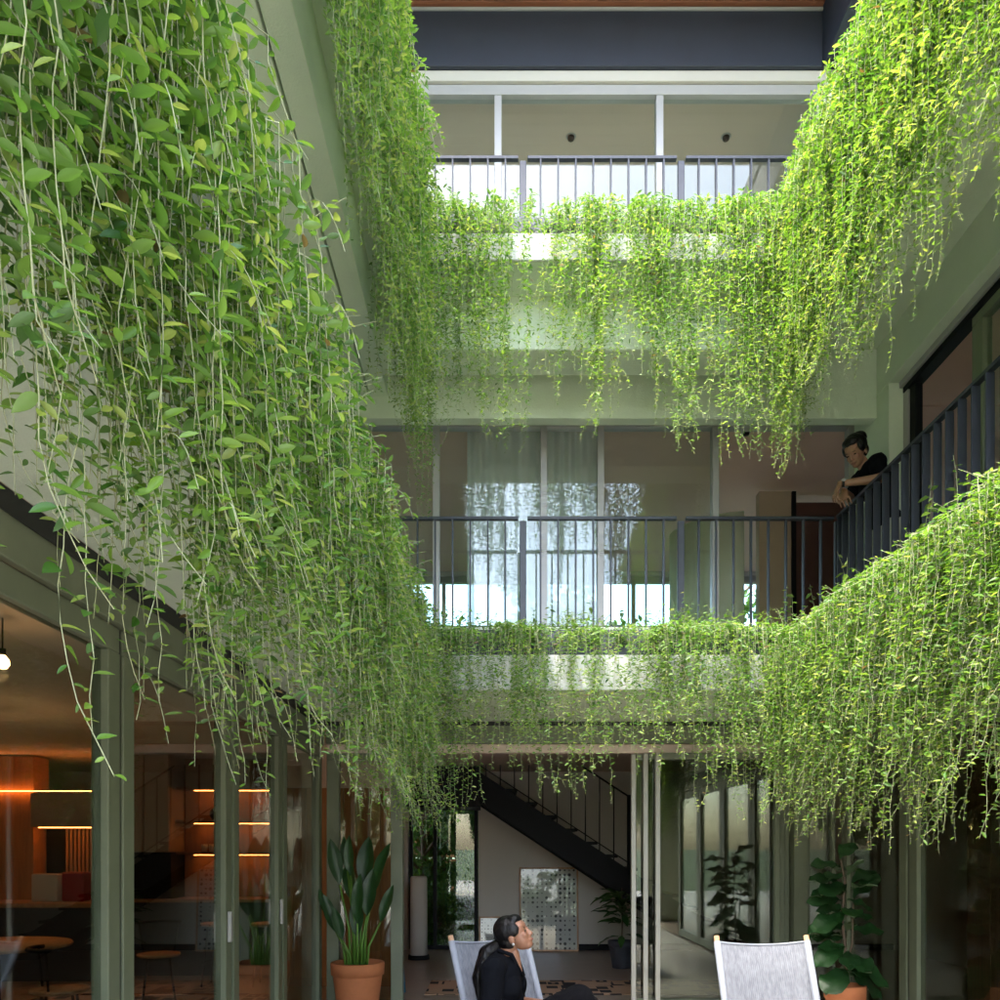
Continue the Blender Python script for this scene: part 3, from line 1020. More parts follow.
# ------------------------------------------------------------------ living room behind the opening
def prism(name, poly, y0, y1, m, parent, off):
    """x-z polygon pushed along y"""
    n = len(poly)
    v = [(x, y0, z) for x, z in poly] + [(x, y1, z) for x, z in poly]
    f = [tuple(range(n)), tuple(range(2 * n - 1, n - 1, -1))] + [(i, i + n, (i + 1) % n + n, (i + 1) % n) for i in range(n)]
    v = [tuple(Vector(p) - Vector(off)) for p in v]
    me = mesh_pd(name, v, f, m)
    bm = bmesh.new(); bm.from_mesh(me); bmesh.ops.recalc_face_normals(bm, faces=bm.faces); bm.to_mesh(me); bm.free()
    return obj(name, me, (0, 0, 0), parent)


st = empty("staircase", (1.8, 11.6, 0))
tag(st, "black steel staircase with thin bar balustrade rising along the grey wall", "staircase")
SL = -0.654
o = (1.8, 11.6, 0)
prism("stringer", [(-0.25, 2.10), (2.96, 0.0), (3.60, 0.0), (-0.25, 2.52)], 11.10, 11.15, M_BLACK, st, o)
prism("stringer", [(-0.25, 2.10), (2.96, 0.0), (3.60, 0.0), (-0.25, 2.52)], 12.10, 12.15, M_BLACK, st, o)
for k in range(13):
    x = 3.35 - k * 0.27
    box("tread", x - 0.15, x + 0.15, 11.151, 12.099, 0.13 + k * 0.177, 0.17 + k * 0.177, M_BLACK, st)
box("landing", -1.45, -0.252, 11.10, 12.15, 2.05, 2.60, M_BLACK, st)
zl = lambda x: 2.52 + (x + 0.25) * (2.52 / -3.85)
for k in range(11):
    x = -0.16 + k * 0.19
    zt_ = min(zl(x) + 0.98, 2.615)
    box("baluster", x - 0.008, x + 0.008, 11.112, 11.128, zl(x) - 0.01, zt_, M_BLACK, st, 0)
xa, xb = -0.25, 1.75
for nm, dz, x0_ in (("handrail", 0.98, 1.12), ("bottom_rail", 0.09, -0.25)):
    tube(nm, [(x0_ - 1.8, -0.48, min(zl(x0_) + dz, 3)), (xb - 1.8, -0.48, zl(xb) + dz)], 0.014 if dz > .5 else 0.009, M_BLACK, st, 6)
box("newel_post", 1.73, 1.80, 11.10, 11.145, 1.10, zl(1.75) + 1.0, M_BLACK, st)


def art_mat(name, base, dots):
    m, n, o_ = node_mat(name)
    p = n.nodes.new("ShaderNodeBsdfPrincipled")
    p.inputs["Roughness"].default_value = 0.6
    p.inputs["Coat Weight"].default_value = 1.0
    p.inputs["Coat Roughness"].default_value = 0.01
    p.inputs["Coat IOR"].default_value = 1.45
    tc = n.nodes.new("ShaderNodeTexCoord")
    sp = n.nodes.new("ShaderNodeSeparateXYZ")
    n.links.new(tc.outputs["Object"], sp.inputs[0])

    def math_(op, a, b=None):
        q = n.nodes.new("ShaderNodeMath")
        q.operation = op
        for i, v in enumerate((a, b)):
            if v is None:
                continue
            if isinstance(v, (int, float)):
                q.inputs[i].default_value = v
            else:
                n.links.new(v, q.inputs[i])
        return q.outputs[0]
    u = math_('MULTIPLY', sp.outputs[0], dots)
    v = math_('MULTIPLY', sp.outputs[2], dots)
    fu = math_('SUBTRACT', math_('FRACT', u), 0.5)
    fv = math_('SUBTRACT', math_('FRACT', v), 0.5)
    r = math_('SQRT', math_('ADD', math_('MULTIPLY', fu, fu), math_('MULTIPLY', fv, fv)))
    cb = n.nodes.new("ShaderNodeCombineXYZ")
    n.links.new(math_('FLOOR', u), cb.inputs[0])
    n.links.new(math_('FLOOR', v), cb.inputs[1])
    wn_ = n.nodes.new("ShaderNodeTexWhiteNoise")
    n.links.new(cb.outputs[0], wn_.inputs["Vector"])
    rad = math_('MULTIPLY', wn_.outputs[0], 0.36)
    mask = math_('LESS_THAN', r, rad)
    mx = n.nodes.new("ShaderNodeMix")
    mx.data_type = 'RGBA'
    mx.inputs[6].default_value = (*base, 1)
    mx.inputs[7].default_value = (0.03, 0.03, 0.035, 1)
    n.links.new(mask, mx.inputs[0])
    n.links.new(mx.outputs[2], p.inputs["Base Color"])
    n.links.new(p.outputs[0], o_.inputs[0])
    return m


def picture(x0, x1, z1, y, dots, label, lean=0.07):
    e = empty("framed_picture", ((x0 + x1) / 2, y, 0))
    e.rotation_euler = (-lean, 0, 0)
    tag(e, label, "picture", "framed pictures leaning on the grey wall")
    w = (x1 - x0)
    lbox("print", (0, 0, z1 / 2), (w - 0.05, 0.012, z1 - 0.05), art_mat("dotted_print", (0.42, 0.43, 0.40), dots), e, 0)
    lbox("frame_rail", (0, 0, 0.0125), (w, 0.04, 0.025), M_WOODL, e)
    lbox("frame_rail", (0, 0, z1 - 0.0125), (w, 0.04, 0.025), M_WOODL, e)
    lbox("frame_stile", (-w / 2 + 0.0125, 0, z1 / 2), (0.025, 0.04, z1 - 0.051), M_WOODL, e)
    lbox("frame_stile", (w / 2 - 0.0125, 0, z1 / 2), (0.025, 0.04, z1 - 0.051), M_WOODL, e)


picture(0.31, 1.17, 1.22, 12.04, 15, "large pale dotted print in a thin wooden frame leaning under the stairs")
picture(-0.28, 0.04, 0.50, 12.10, 22, "small pale print in a thin wooden frame leaning beside the garden window", 0.1)


def rug_mat():
    m, n, o_ = node_mat("patterned_rug")
    p = n.nodes.new("ShaderNodeBsdfPrincipled")
    p.inputs["Roughness"].default_value = 0.95
    g_ = n.nodes.new("ShaderNodeNewGeometry")
    mp = n.nodes.new("ShaderNodeMapping")
    mp.inputs["Scale"].default_value = (5.5, 4.2, 1)
    n.links.new(g_.outputs["Position"], mp.inputs[0])
    vo = n.nodes.new("ShaderNodeTexVoronoi")
    vo.distance = 'CHEBYCHEV'
    vo.feature = 'F1'
    vo.inputs["Scale"].default_value = 1.0
    vo.inputs["Randomness"].default_value = 0.75
    n.links.new(mp.outputs[0], vo.inputs["Vector"])
    w = n.nodes.new("ShaderNodeMath")
    w.operation = 'PINGPONG'
    w.inputs[1].default_value = 0.22
    n.links.new(vo.outputs["Distance"], w.inputs[0])
    c = n.nodes.new("ShaderNodeMath")
    c.operation = 'GREATER_THAN'
    c.inputs[1].default_value = 0.11
    n.links.new(w.outputs[0], c.inputs[0])
    mx = n.nodes.new("ShaderNodeMix")
    mx.data_type = 'RGBA'
    mx.inputs[6].default_value = (0.42, 0.27, 0.17, 1)
    mx.inputs[7].default_value = (0.012, 0.011, 0.011, 1)
    n.links.new(c.outputs[0], mx.inputs[0])
    n.links.new(mx.outputs[2], p.inputs["Base Color"])
    n.links.new(p.outputs[0], o_.inputs[0])
    return m


M_RUG = rug_mat()
tag(box("rug", -0.75, 2.6, 8.45, 9.35, 0.002, 0.012, M_RUG, None, 0.003), "tan rug with bold black maze pattern on the living room floor", "rug")
tag(box("rug", -4.6, -2.3, 7.6, 8.5, 0.002, 0.012, M_RUG, None, 0.003), "dark striped rug on the kitchen floor", "rug")

ped = empty("pale_pillar", (-1.07, 11.2, 0))  # plain pale cylinder, gives no light
tag(ped, "pale tall cylinder standing beside the garden window", "pillar")
obj("pillar_body", lathe([(0.0, 1.12), (0.10, 1.12), (0.115, 1.09), (0.12, 0.06), (0.0, 0.06)], 24, M_INT), (0, 0, 0), ped)
obj("base", lathe([(0.0, 0.06), (0.14, 0.06), (0.145, 0.0), (0.0, 0.0)], 24, M_BLACK), (0, 0, 0), ped)

# wooden partition between living room and kitchen
pw = empty("wood_partition", (-1.7, 9.0, 0))
tag(pw, "orange brown plank partition behind the pointed leaf plant", "partition")
for k in range(9):
    x = -2.35 + k * 0.135
    box("plank", x, x + 0.130, 9.0, 9.03 + 0.004 * (k % 2), 0.0, 2.15, M_WOODP, pw, 0.004)
box("bulkhead", -2.36, -1.12, 8.99, 9.10, 2.152, 2.615, M_CEIL, pw)
box("skirting", -2.36, -1.12, 8.985, 8.999, 0.0, 0.1, M_WOODP, pw)
lb = empty("leaning_board", (-1.06, 8.6, 0))
tag(lb, "narrow wooden board with a teal edge leaning beside the doorway column", "board")
lbox("board", (0, 0, 0.55), (0.05, 0.025, 1.1), M_WOODL, lb, 0.003, (0, -0.07, 0))
lbox("edge_strip", (0.05, 0.01, 0.55), (0.03, 0.02, 1.1), mat("teal_paint", (0.02, 0.13, 0.2), 0.5), lb, 0.003, (0, -0.07, 0))


# ------------------------------------------------------------------ kitchen behind the left doors
M_LED = emit_mat("warm_led", (1.0, 0.27, 0.05), 3.6)
kc = empty("kitchen_cabinet", (-4.2, 10.0, 0))
tag(kc, "tall pale kitchen cupboards with dark oven recess", "cupboard")
box("carcass", -4.45, -3.86, 9.75, 10.3, 1.45, 2.6, M_TAUPE, kc)
for k in range(2):
    box("cupboard_door", -4.44 + k * 0.29, -4.155 + k * 0.29, 9.725, 9.748, 1.46, 2.59, M_TAUPE, kc)
box("oven_recess", -4.45, -3.86, 9.80, 10.3, 0.90, 1.448, M_BLACK, kc)
box("base_unit", -4.45, -2.4, 9.75, 10.3, 0.0, 0.86, M_STEEL, kc)
box("worktop", -4.47, -2.38, 9.70, 10.3, 0.862, 0.90, M_WOODK, kc)
sh = empty("lit_shelf_unit", (-3.1, 10.1, 0))
tag(sh, "dark wood shelf unit with glowing amber strips under each shelf", "shelves")
box("back_panel", -3.85, -2.37, 10.20, 10.26, 0.902, 2.6, M_WOODD, sh)
for k, z in enumerate((1.42, 1.80, 2.20)):
    s_ = box("shelf", -3.85, -2.37, 9.92, 10.199, z, z + 0.035, M_WOODD, sh)
    box("light_strip", -3.68, -2.6, 10.05, 10.07, z - 0.008, z - 0.002, M_LED, s_, 0)
for k, (x, z, lab) in enumerate(((-3.55, 1.456, "small pale cup on the lowest lit shelf"), (-3.46, 1.456, "second pale cup beside it on the lowest lit shelf"),
                                 (-3.40, 1.836, "dark round vase on the middle lit shelf"))):
    v_ = obj("cup" if k < 2 else "vase", lathe([(0, 0.002), (0.03, 0.002), (0.038, 0.05), (0.036, 0.09), (0.03, 0.09), (0.03, 0.01), (0, 0.01)] if k < 2 else
             [(0, 0), (0.05, 0), (0.09, 0.06), (0.07, 0.13), (0.03, 0.16), (0.035, 0.2), (0.02, 0.2), (0, 0.05)], 18, M_INT if k < 2 else M_BLACK), (x, 10.04, z))
    tag(v_, lab, "cup" if k < 2 else "vase")
lk = empty("kitchen_wall_unit", (-5.5, 10.0, 0))
tag(lk, "wooden kitchen wall unit with counter, dark ribbed splashback and amber strip", "kitchen unit")
box("wall_cupboard", -5.55, -4.50, 9.85, 10.3, 1.75, 2.15, M_TAUPE, lk)
box("wood_panel", -6.6, -5.57, 9.95, 10.3, 0.0, 2.6, M_WOODP, lk)
box("splashback", -5.55, -4.50, 10.2, 10.3, 0.91, 1.748, M_BLACK, lk)
for k in range(16):
    box("rib", -5.30 + k * 0.05, -5.275 + k * 0.05, 10.18, 10.199, 0.95, 1.745, M_WOODK, lk, 0)
box("light_strip", -5.5, -4.55, 9.93, 9.95, 1.741, 1.748, M_LED, lk, 0)
box("light_strip", -6.55, -4.55, 9.90, 9.915, 2.175, 2.183, M_LED, lk, 0)
box("counter", -6.6, -4.50, 9.3, 10.18, 0.83, 0.88, M_WOODK, lk)
box("counter_front", -6.6, -4.50, 9.34, 9.38, 0.0, 0.828, M_STEEL, lk)
M_RED = mat("red_tin", (0.30, 0.012, 0.02), 0.4)
tag(box("storage_tin", -5.05, -4.80, 9.6, 9.8, 0.882, 1.22, M_RED, None, 0.015), "tall red storage tin on the kitchen counter", "tin")
tag(box("cereal_carton", -5.40, -5.10, 9.6, 9.75, 0.882, 1.20, M_INT, None, 0.01), "pale carton standing left of the red tin on the counter", "carton")

tb = empty("dining_table", (-4.0, 6.6, 0))
tag(tb, "round brown table inside the kitchen doors", "table")
obj("table_top", lathe([(0, 0.74), (0.55, 0.74), (0.56, 0.725), (0.55, 0.71), (0, 0.71)], 40, M_WOODK), (0, 0, 0), tb)
obj("pedestal", lathe([(0.04, 0.709), (0.04, 0.06), (0.25, 0.03), (0.27, 0.0), (0, 0.0)], 24, M_BLACK), (0, 0, 0), tb)


def stool(x, y, rz, h, label, back_=True):
    e = empty("dining_chair" if back_ else "bar_stool", (x, y, 0), rz)
    tag(e, label, "chair" if back_ else "stool", "seats in the kitchen")
    obj("seat", lathe([(0, h), (0.17, h + .004), (0.20, h), (0.205, h - .015), (0.19, h - .03), (0, h - .03)], 24, M_WOODK), (0, 0, 0), e)
    for a in range(4):
        t = math.pi / 4 + a * PI2
        c, s = math.cos(t), math.sin(t)
        tube("leg", [(0.14 * c, 0.14 * s, h - .03), (0.21 * c, 0.21 * s, 0.0)], 0.011, M_BLACK, e, 6)
    if back_:
        th = np.linspace(-1.2, 1.2, 9)
        tube("backrest", [(0.22 * math.sin(t), 0.21 * math.cos(t), h + 0.30) for t in th], 0.016, M_BLACK, e, 6)
        for t in (-1.0, 1.0):
            tube("back_post", [(0.17 * math.sin(t), 0.17 * math.cos(t), h - .01), (0.22 * math.sin(t), 0.21 * math.cos(t), h + 0.30)], 0.009, M_BLACK, e, 6)
    else:
        tube("foot_ring", [(0.185 * math.cos(t), 0.185 * math.sin(t), 0.25) for t in np.linspace(0, 6.2832, 20)], 0.008, M_BLACK, e, 6, caps=False)


stool(-3.25, 6.15, 2.2, 0.46, "round wooden chair with thin black bent back beside the brown table")
stool(-3.35, 8.2, 0.4, 0.46, "black framed chair between the table and the worktop")
stool(-3.05, 9.1, 0, 0.68, "tall bar stool close to the dark worktop front", False)
stool(-2.5, 9.1, 0, 0.68, "tall bar stool below the lit shelves", False)


M_BULB = emit_mat("warm_bulb", (1.0, 0.5, 0.2), 1.5)
for k, (x, y, z, lab) in enumerate(((-2.40, 4.02, 2.40, "small glowing pendant bulb just inside the kitchen doors"), (-4.0, 6.6, 2.0, "added unseen pendant lamp warming the kitchen over the round brown table"))):  # second lamp is added out of view to warm the kitchen
    e = empty("pendant_lamp", (x, y, z))
    tag(e, lab, "lamp", "kitchen pendant lamps")
    tube("cord", [(0, 0, 0.05), (0, 0, 2.615 - z)], 0.004, M_BLACK, e, 6)
    obj("bulb", lathe([(0, -0.035), (0.02, -0.03), (0.033, -0.01), (0.03, 0.012), (0.012, 0.035), (0.0, 0.036)], 16, M_BULB), (0, 0, 0), e)
    obj("lamp_cap", lathe([(0.013, 0.034), (0.016, 0.036), (0.016, 0.065), (0.0, 0.067)], 14, M_BLACK), (0, 0, 0), e)
    pl = bpy.data.lights.new("bulb_light", 'POINT')
    pl.energy = 0.25 if k == 0 else 1.2
    pl.color = (1.0, 0.56, 0.25)
    pl.shadow_soft_size = 0.04
    lo = bpy.data.objects.new("bulb_light", pl)
    COL.objects.link(lo)
    lo.location = (0, 0, -0.06)
    lo.parent = e


# ------------------------------------------------------------------ rooms above: partition, downlights
pt = empty("curved_partition", (2.6, 9.4, 3.29))
tag(pt, "pale curved partition with a tan end pier on the middle storey", "partition")
n = 14
cv = []
for k in range(n + 1):
    a = math.radians(10 + 80 * k / n)
    cv.append((0.3 - 0.75 * math.sin(a) - 0.0, -0.05 + 0.75 * (1 - math.cos(a)) * 0.9))
v, f = [], []
for x, y in cv:
    for dz in (0.0, 1.98):
        v.append((x, y, dz))
for k in range(n):
    f.append((2 * k, 2 * k + 2, 2 * k + 3, 2 * k + 1))
me = mesh_pd("curved_wall", v, f, M_WHITE, True)
cw = obj("curved_wall", me, (0, 0, 0), pt)
so = cw.modifiers.new("thick", 'SOLIDIFY'); so.thickness = 0.08
lbox("pier", (0.50, -0.06, 1.10), (0.36, 0.12, 2.2), mat("tan_pier", (0.44, 0.34, 0.24), 0.8, var=0.04), pt)
lbox("edge_strip", (0.71, -0.06, 1.10), (0.05, 0.13, 2.2), M_BLACK, pt)
lbox("dark_opening_panel", (1.2, 0.2, 1.10), (0.9, 0.04, 2.2), mat("maroon_panel", (0.13, 0.06, 0.05), 0.8), pt)  # solid sheet; the opening's darkness is put into its colour

def sheer_mat():
    m, n_, o_ = node_mat("white_sheer_cloth")
    d = n_.nodes.new("ShaderNodeBsdfDiffuse"); d.inputs[0].default_value = (0.80, 0.81, 0.83, 1)
    t = n_.nodes.new("ShaderNodeBsdfTranslucent"); t.inputs[0].default_value = (0.80, 0.81, 0.84, 1)
    x = n_.nodes.new("ShaderNodeBsdfTransparent")
    a_ = n_.nodes.new("ShaderNodeMixShader"); a_.inputs[0].default_value = 0.5
    b_ = n_.nodes.new("ShaderNodeMixShader"); b_.inputs[0].default_value = 0.22
    n_.links.new(d.outputs[0], a_.inputs[1]); n_.links.new(t.outputs[0], a_.inputs[2])
    n_.links.new(a_.outputs[0], b_.inputs[1]); n_.links.new(x.outputs[0], b_.inputs[2])
    n_.links.new(b_.outputs[0], o_.inputs[0])
    return m


ct = empty("added_curtain", (0.33, 7.82, 3.30))  # added cloth, stands in for the pale bright area in the glass
tag(ct, "added pale sheer curtain that brightens the middle storey glass", "curtain")
vv, ff = [], []
nn = 150
for k in range(nn + 1):
    u = k / nn
    x = -0.62 + u * 1.26
    a = 0.028 * math.sin(u * 62 + 2.0 * math.sin(u * 9)) + 0.012 * math.sin(u * 23)
    for zz, sp in ((0.02, 1.25), (1.0, 1.0), (2.20, 0.7)):
        vv.append((x, a * sp, zz))
for k in range(nn):
    for j in range(2):
        ff.append((3 * k + j, 3 * k + 3 + j, 3 * k + 4 + j, 3 * k + 1 + j))
obj("cloth", mesh_pd("cloth", vv, ff, sheer_mat(), True), (0, 0, 0), ct)
lbox("curtain_rail", (0, 0, 2.215), (2.2, 0.04, 0.02), M_ALU, ct)

for x, y, z, lab in ((0.72, 7.64 + 0.55, 8.519, "small dark ceiling downlight in the middle bay of the top storey"),
                     (2.25, 7.64 + 0.55, 8.519, "small dark ceiling downlight in the end bay of the top storey"),
                     (2.42, 8.1, 5.559, "small dark ceiling downlight over the middle storey balcony opening")):
    e = empty("downlight", (x, y, z))
    tag(e, lab, "downlight", "recessed ceiling downlights")
    obj("trim_ring", lathe([(0.028, -0.004), (0.045, -0.008), (0.05, -0.001)], 20, M_ALU), (0, 0, 0), e)
    obj("lamp_can", lathe([(0.0, -0.03), (0.03, -0.03), (0.034, -0.004), (0.03, -0.001)], 20, M_BLACK), (0, 0, 0), e)


# ------------------------------------------------------------------ potted plants
def pot(parent, r, h, m=M_TERRA):
    obj("pot", lathe([(0.0, 0.0), (r * 0.68, 0.0), (r * 0.70, 0.01), (r * 0.93, h * 0.78), (r * 0.94, h * 0.80), (r, h * 0.805), (r * 1.02, h * 0.985), (r * 0.99, h), (r * 0.90, h),
                      (r * 0.88, h * 0.86), (0, h * 0.86)], 36, m), (0, 0, 0), parent)
    obj("soil", lathe([(0.0, h * 0.90), (r * 0.87, h * 0.88)], 24, M_SOIL), (0, 0, 0), parent)


def blade_mesh(seed, wid, tone, wave=0.0, fold=0.25, droop=0.3, obov=0.0):
    rng = np.random.default_rng(seed)
    nu = 10
    V, F = [], []
    for i in range(nu + 1):
        u = i / nu
        uu = u ** (1.0 + obov)
        w = wid * 0.5 * max(0.01, math.sin(math.pi * min(0.999, uu)) ** 0.75)
        for s in (-1, -0.5, 0, 0.5, 1):
            V.append((s * w, u, -droop * u * u + abs(s) * w * fold + (wave * math.sin(u * 14 + s * 3 + seed) * abs(s))))
    for i in range(nu):
        for s in range(4):
            a = i * 5 + s
            F.append((a, a + 1, a + 6, a + 5))
    return np_mesh("leaf", np.array(V), np.array(F), M_LEAFB, np.full(len(F), tone) + rng.normal(0, 0.05, len(F)), True)


def leaf_obj(parent, me, p, d, up, scale, name="leaf"):
    d = Vector(d).normalized()
    s = d.cross(Vector(up)).normalized()
    n_ = s.cross(d)
    o = bpy.data.objects.new(name, me)
    o.matrix_local = Matrix.Translation(Vector(p)) @ Matrix((s, d, n_)).transposed().to_4x4() @ Matrix.Diagonal((scale, scale, scale, 1))
    COL.objects.link(o)
    o.parent = parent
    return o


bp = empty("potted_plant", (-1.20, 7.10, -0.004))
tag(bp, "tall plant with pointed upright paddle leaves in a terracotta pot by the column", "potted plant")
pot(bp, 0.225, 0.53)
BL = [blade_mesh(k, w, t, 0.01, 0.35, d) for k, (w, t, d) in enumerate(((0.30, 0.25, 0.05), (0.26, 0.4, 0.15), (0.34, 0.15, 0.1), (0.28, 0.55, 0.22)))]
rng = np.random.default_rng(77)
SP = [(-0.16, -0.05, 1.12, 0.40), (-0.05, -0.10, 1.20, 0.34), (0.05, 0.02, 1.10, 0.44), (0.16, 0.0, 1.12, 0.38), (-0.19, -0.08, 0.72, 0.34), (0.02, -0.14, 0.80, 0.42), (0.10, -0.10, 0.86, 0.40),
      (-0.08, 0.1, 0.98, 0.40), (0.22, -0.04, 0.80, 0.34), (-0.28, 0.0, 0.84, 0.26), (0.0, -0.05, 0.68, 0.36), (0.12, 0.1, 1.0, 0.4), (-0.12, -0.14, 0.66, 0.30), (-0.10, 0.02, 1.24, 0.30)]
for k, (dx, dy, z, L) in enumerate(SP):
    base = Vector((dx * 0.35, dy * 0.35, 0.46))
    top = Vector((dx * 0.9, dy * 0.9, z + 0.07))
    mid = (base + top) / 2 - Vector((dx, dy, 0)) * 0.18
    tube("leaf_stalk", [base, mid, top], [0.014, 0.011, 0.008], mat("green_stalk", (0.10, 0.22, 0.03), 0.5) if "green_stalk" not in MATS else MATS["green_stalk"], bp, 6)
    leaf_obj(bp, BL[k % 4], top, (dx * 0.9, dy * 0.9, 0.55 + rng.uniform(-.1, .3)), (-dx - 0.2 * (k % 2), -0.8, 0.25), L)

fg = empty("potted_plant", (2.55, 6.1, -0.004))
tag(fg, "broad leaved fig plant in an orange pot beside the grey sling chair", "potted plant")
pot(fg, 0.145, 0.50)
FL = [blade_mesh(40 + k, wd, t, 0.06, 0.16, d, 0.35) for k, (t, d, wd) in enumerate(((0.12, 0.15, 0.70), (0.28, 0.38, 0.60), (0.04, 0.25, 0.66)))]
trunk = [(0, 0, 0.42), (0.01, 0.0, 0.7), (-0.02, 0.01, 1.0), (0.0, 0.0, 1.25), (-0.03, 0, 1.42)]
tube("trunk", trunk, [0.013, 0.012, 0.011, 0.009, 0.006], M_BARK, fg, 7)
tube("branch", [(0.005, 0, 0.62), (0.05, -0.01, 0.8), (0.06, 0, 1.1)], [0.009, 0.008, 0.006], M_BARK, fg, 6)
FS = [(-0.08, -0.1, 1.38, -1, -0.2, 0.1, 0.20), (-0.02, 0.05, 1.42, 0.4, 0.2, 0.5, 0.2), (-0.06, 0, 1.26, -1, -0.3, 0.25, 0.2), (-0.02, 0, 1.12, -1, -.1, 0.05, 0.24), (0.0, -0.02, 1.02, -1, -0.4, -0.15, 0.27),
      (0.04, 0, 1.2, 0.3, -1, 0.4, 0.24), (0.06, 0, 1.14, 0.7, -0.3, 0.9, 0.22), (0.02, 0.0, 1.05, -0.2, -1, 0.2, 0.22), (0.0, 0, 0.95, -1, -.2, -0.05, 0.26), (0.04, 0, 0.9, 1, -0.4, 0.1, 0.2),
      (0.0, 0, 0.78, -1, -0.5, -0.2, 0.26), (0.02, 0, 0.74, -0.3, -1, -0.3, 0.2), (0.0, 0, 0.62, -0.8, -0.7, -0.5, 0.27), (0.02, 0, 0.66, 0.9, -0.6, -0.25, 0.27), (0.03, 0, 0.58, 1, -0.3, -0.55, 0.26),
      (0.03, 0, 0.62, 0.3, 0.9, -0.2, 0.25), (-0.03, 0, 0.86, -0.5, 0.8, 0.1, 0.24), (0.02, 0, 1.3, 0.2, -0.6, 0.8, 0.17), (0.05, 0, 1.25, 0.9, 0.2, 0.5, 0.2)]
rng = np.random.default_rng(4)
for k in range(14):
    a = rng.uniform(0, 6.28)
    FS.append((0.01, 0.0, 0.6 + 0.058 * k, math.cos(a), math.sin(a), rng.uniform(-0.35, 0.35), rng.uniform(0.15, 0.24)))
for k, (x, y, z, dx, dy, dz, L) in enumerate(FS):
    leaf_obj(fg, FL[k % 3], (x, y, z), (dx, dy, dz), (0.1 * (k % 3 - 1), -0.45, 1), L * 1.12)

ip = empty("potted_plant", (1.55, 10.4, 0))
tag(ip, "bushy dark leaved plant in a charcoal pot at the foot of the stairs", "potted plant")
pot(ip, 0.17, 0.34, M_TROUGH)
rng = np.random.default_rng(9)
IL = [blade_mesh(60 + k, 0.34, t, 0.02, 0.2, 0.35) for k, t in enumerate((0.4, 0.6, 0.8))]
for k in range(46):
    a = rng.uniform(0, 6.28)
    z = rng.uniform(0.36, 0.95)
    leaf_obj(ip, IL[k % 3], (0.05 * math.cos(a), 0.05 * math.sin(a), z), (math.cos(a), math.sin(a), rng.uniform(-0.2, 0.7)), (0, -0.2, 1), rng.uniform(0.22, 0.36))
tube("trunk", [(0, 0, 0.3), (0.01, 0, 0.6), (0, 0, 1.0)], [0.012, 0.011, 0.006], M_BARK, ip, 6)


# ------------------------------------------------------------------ sling chairs
def sling_mat():
    m, n_, o_ = node_mat("grey_blue_webbing")
    p = n_.nodes.new("ShaderNodeBsdfPrincipled")
    p.inputs["Roughness"].default_value = 0.85
    tc = n_.nodes.new("ShaderNodeTexCoord")
    mp = n_.nodes.new("ShaderNodeMapping")
    mp.inputs["Scale"].default_value = (60, 3, 22)
    n_.links.new(tc.outputs["Object"], mp.inputs[0])
    ns = n_.nodes.new("ShaderNodeTexNoise")
    ns.inputs["Scale"].default_value = 1.0
    ns.inputs["Detail"].default_value = 3
    n_.links.new(mp.outputs[0], ns.inputs["Vector"])
    cr = n_.nodes.new("ShaderNodeValToRGB")
    cr.color_ramp.elements[0].position = 0.3
    cr.color_ramp.elements[1].position = 0.7
    cr.color_ramp.elements[0].color = (0.105, 0.113, 0.132, 1)
    cr.color_ramp.elements[1].color = (0.165, 0.175, 0.20, 1)
    n_.links.new(ns.outputs[0], cr.inputs[0])
    n_.links.new(cr.outputs[0], p.inputs["Base Color"])
    wv = n_.nodes.new("ShaderNodeTexWave")
    wv.inputs["Scale"].default_value = 26
    n_.links.new(tc.outputs["Object"], wv.inputs["Vector"])
    b = n_.nodes.new("ShaderNodeBump")
    b.inputs["Strength"].default_value = 0.5
    b.inputs["Distance"].default_value = 0.004
    n_.links.new(wv.outputs[0], b.inputs["Height"])
    n_.links.new(b.outputs[0], p.inputs["Normal"])
    n_.links.new(p.outputs[0], o_.inputs[0])
    return m


M_SLING = sling_mat()
M_HEM = mat("pale_sling_hem", (0.24, 0.26, 0.30), 0.8, var=0.05)


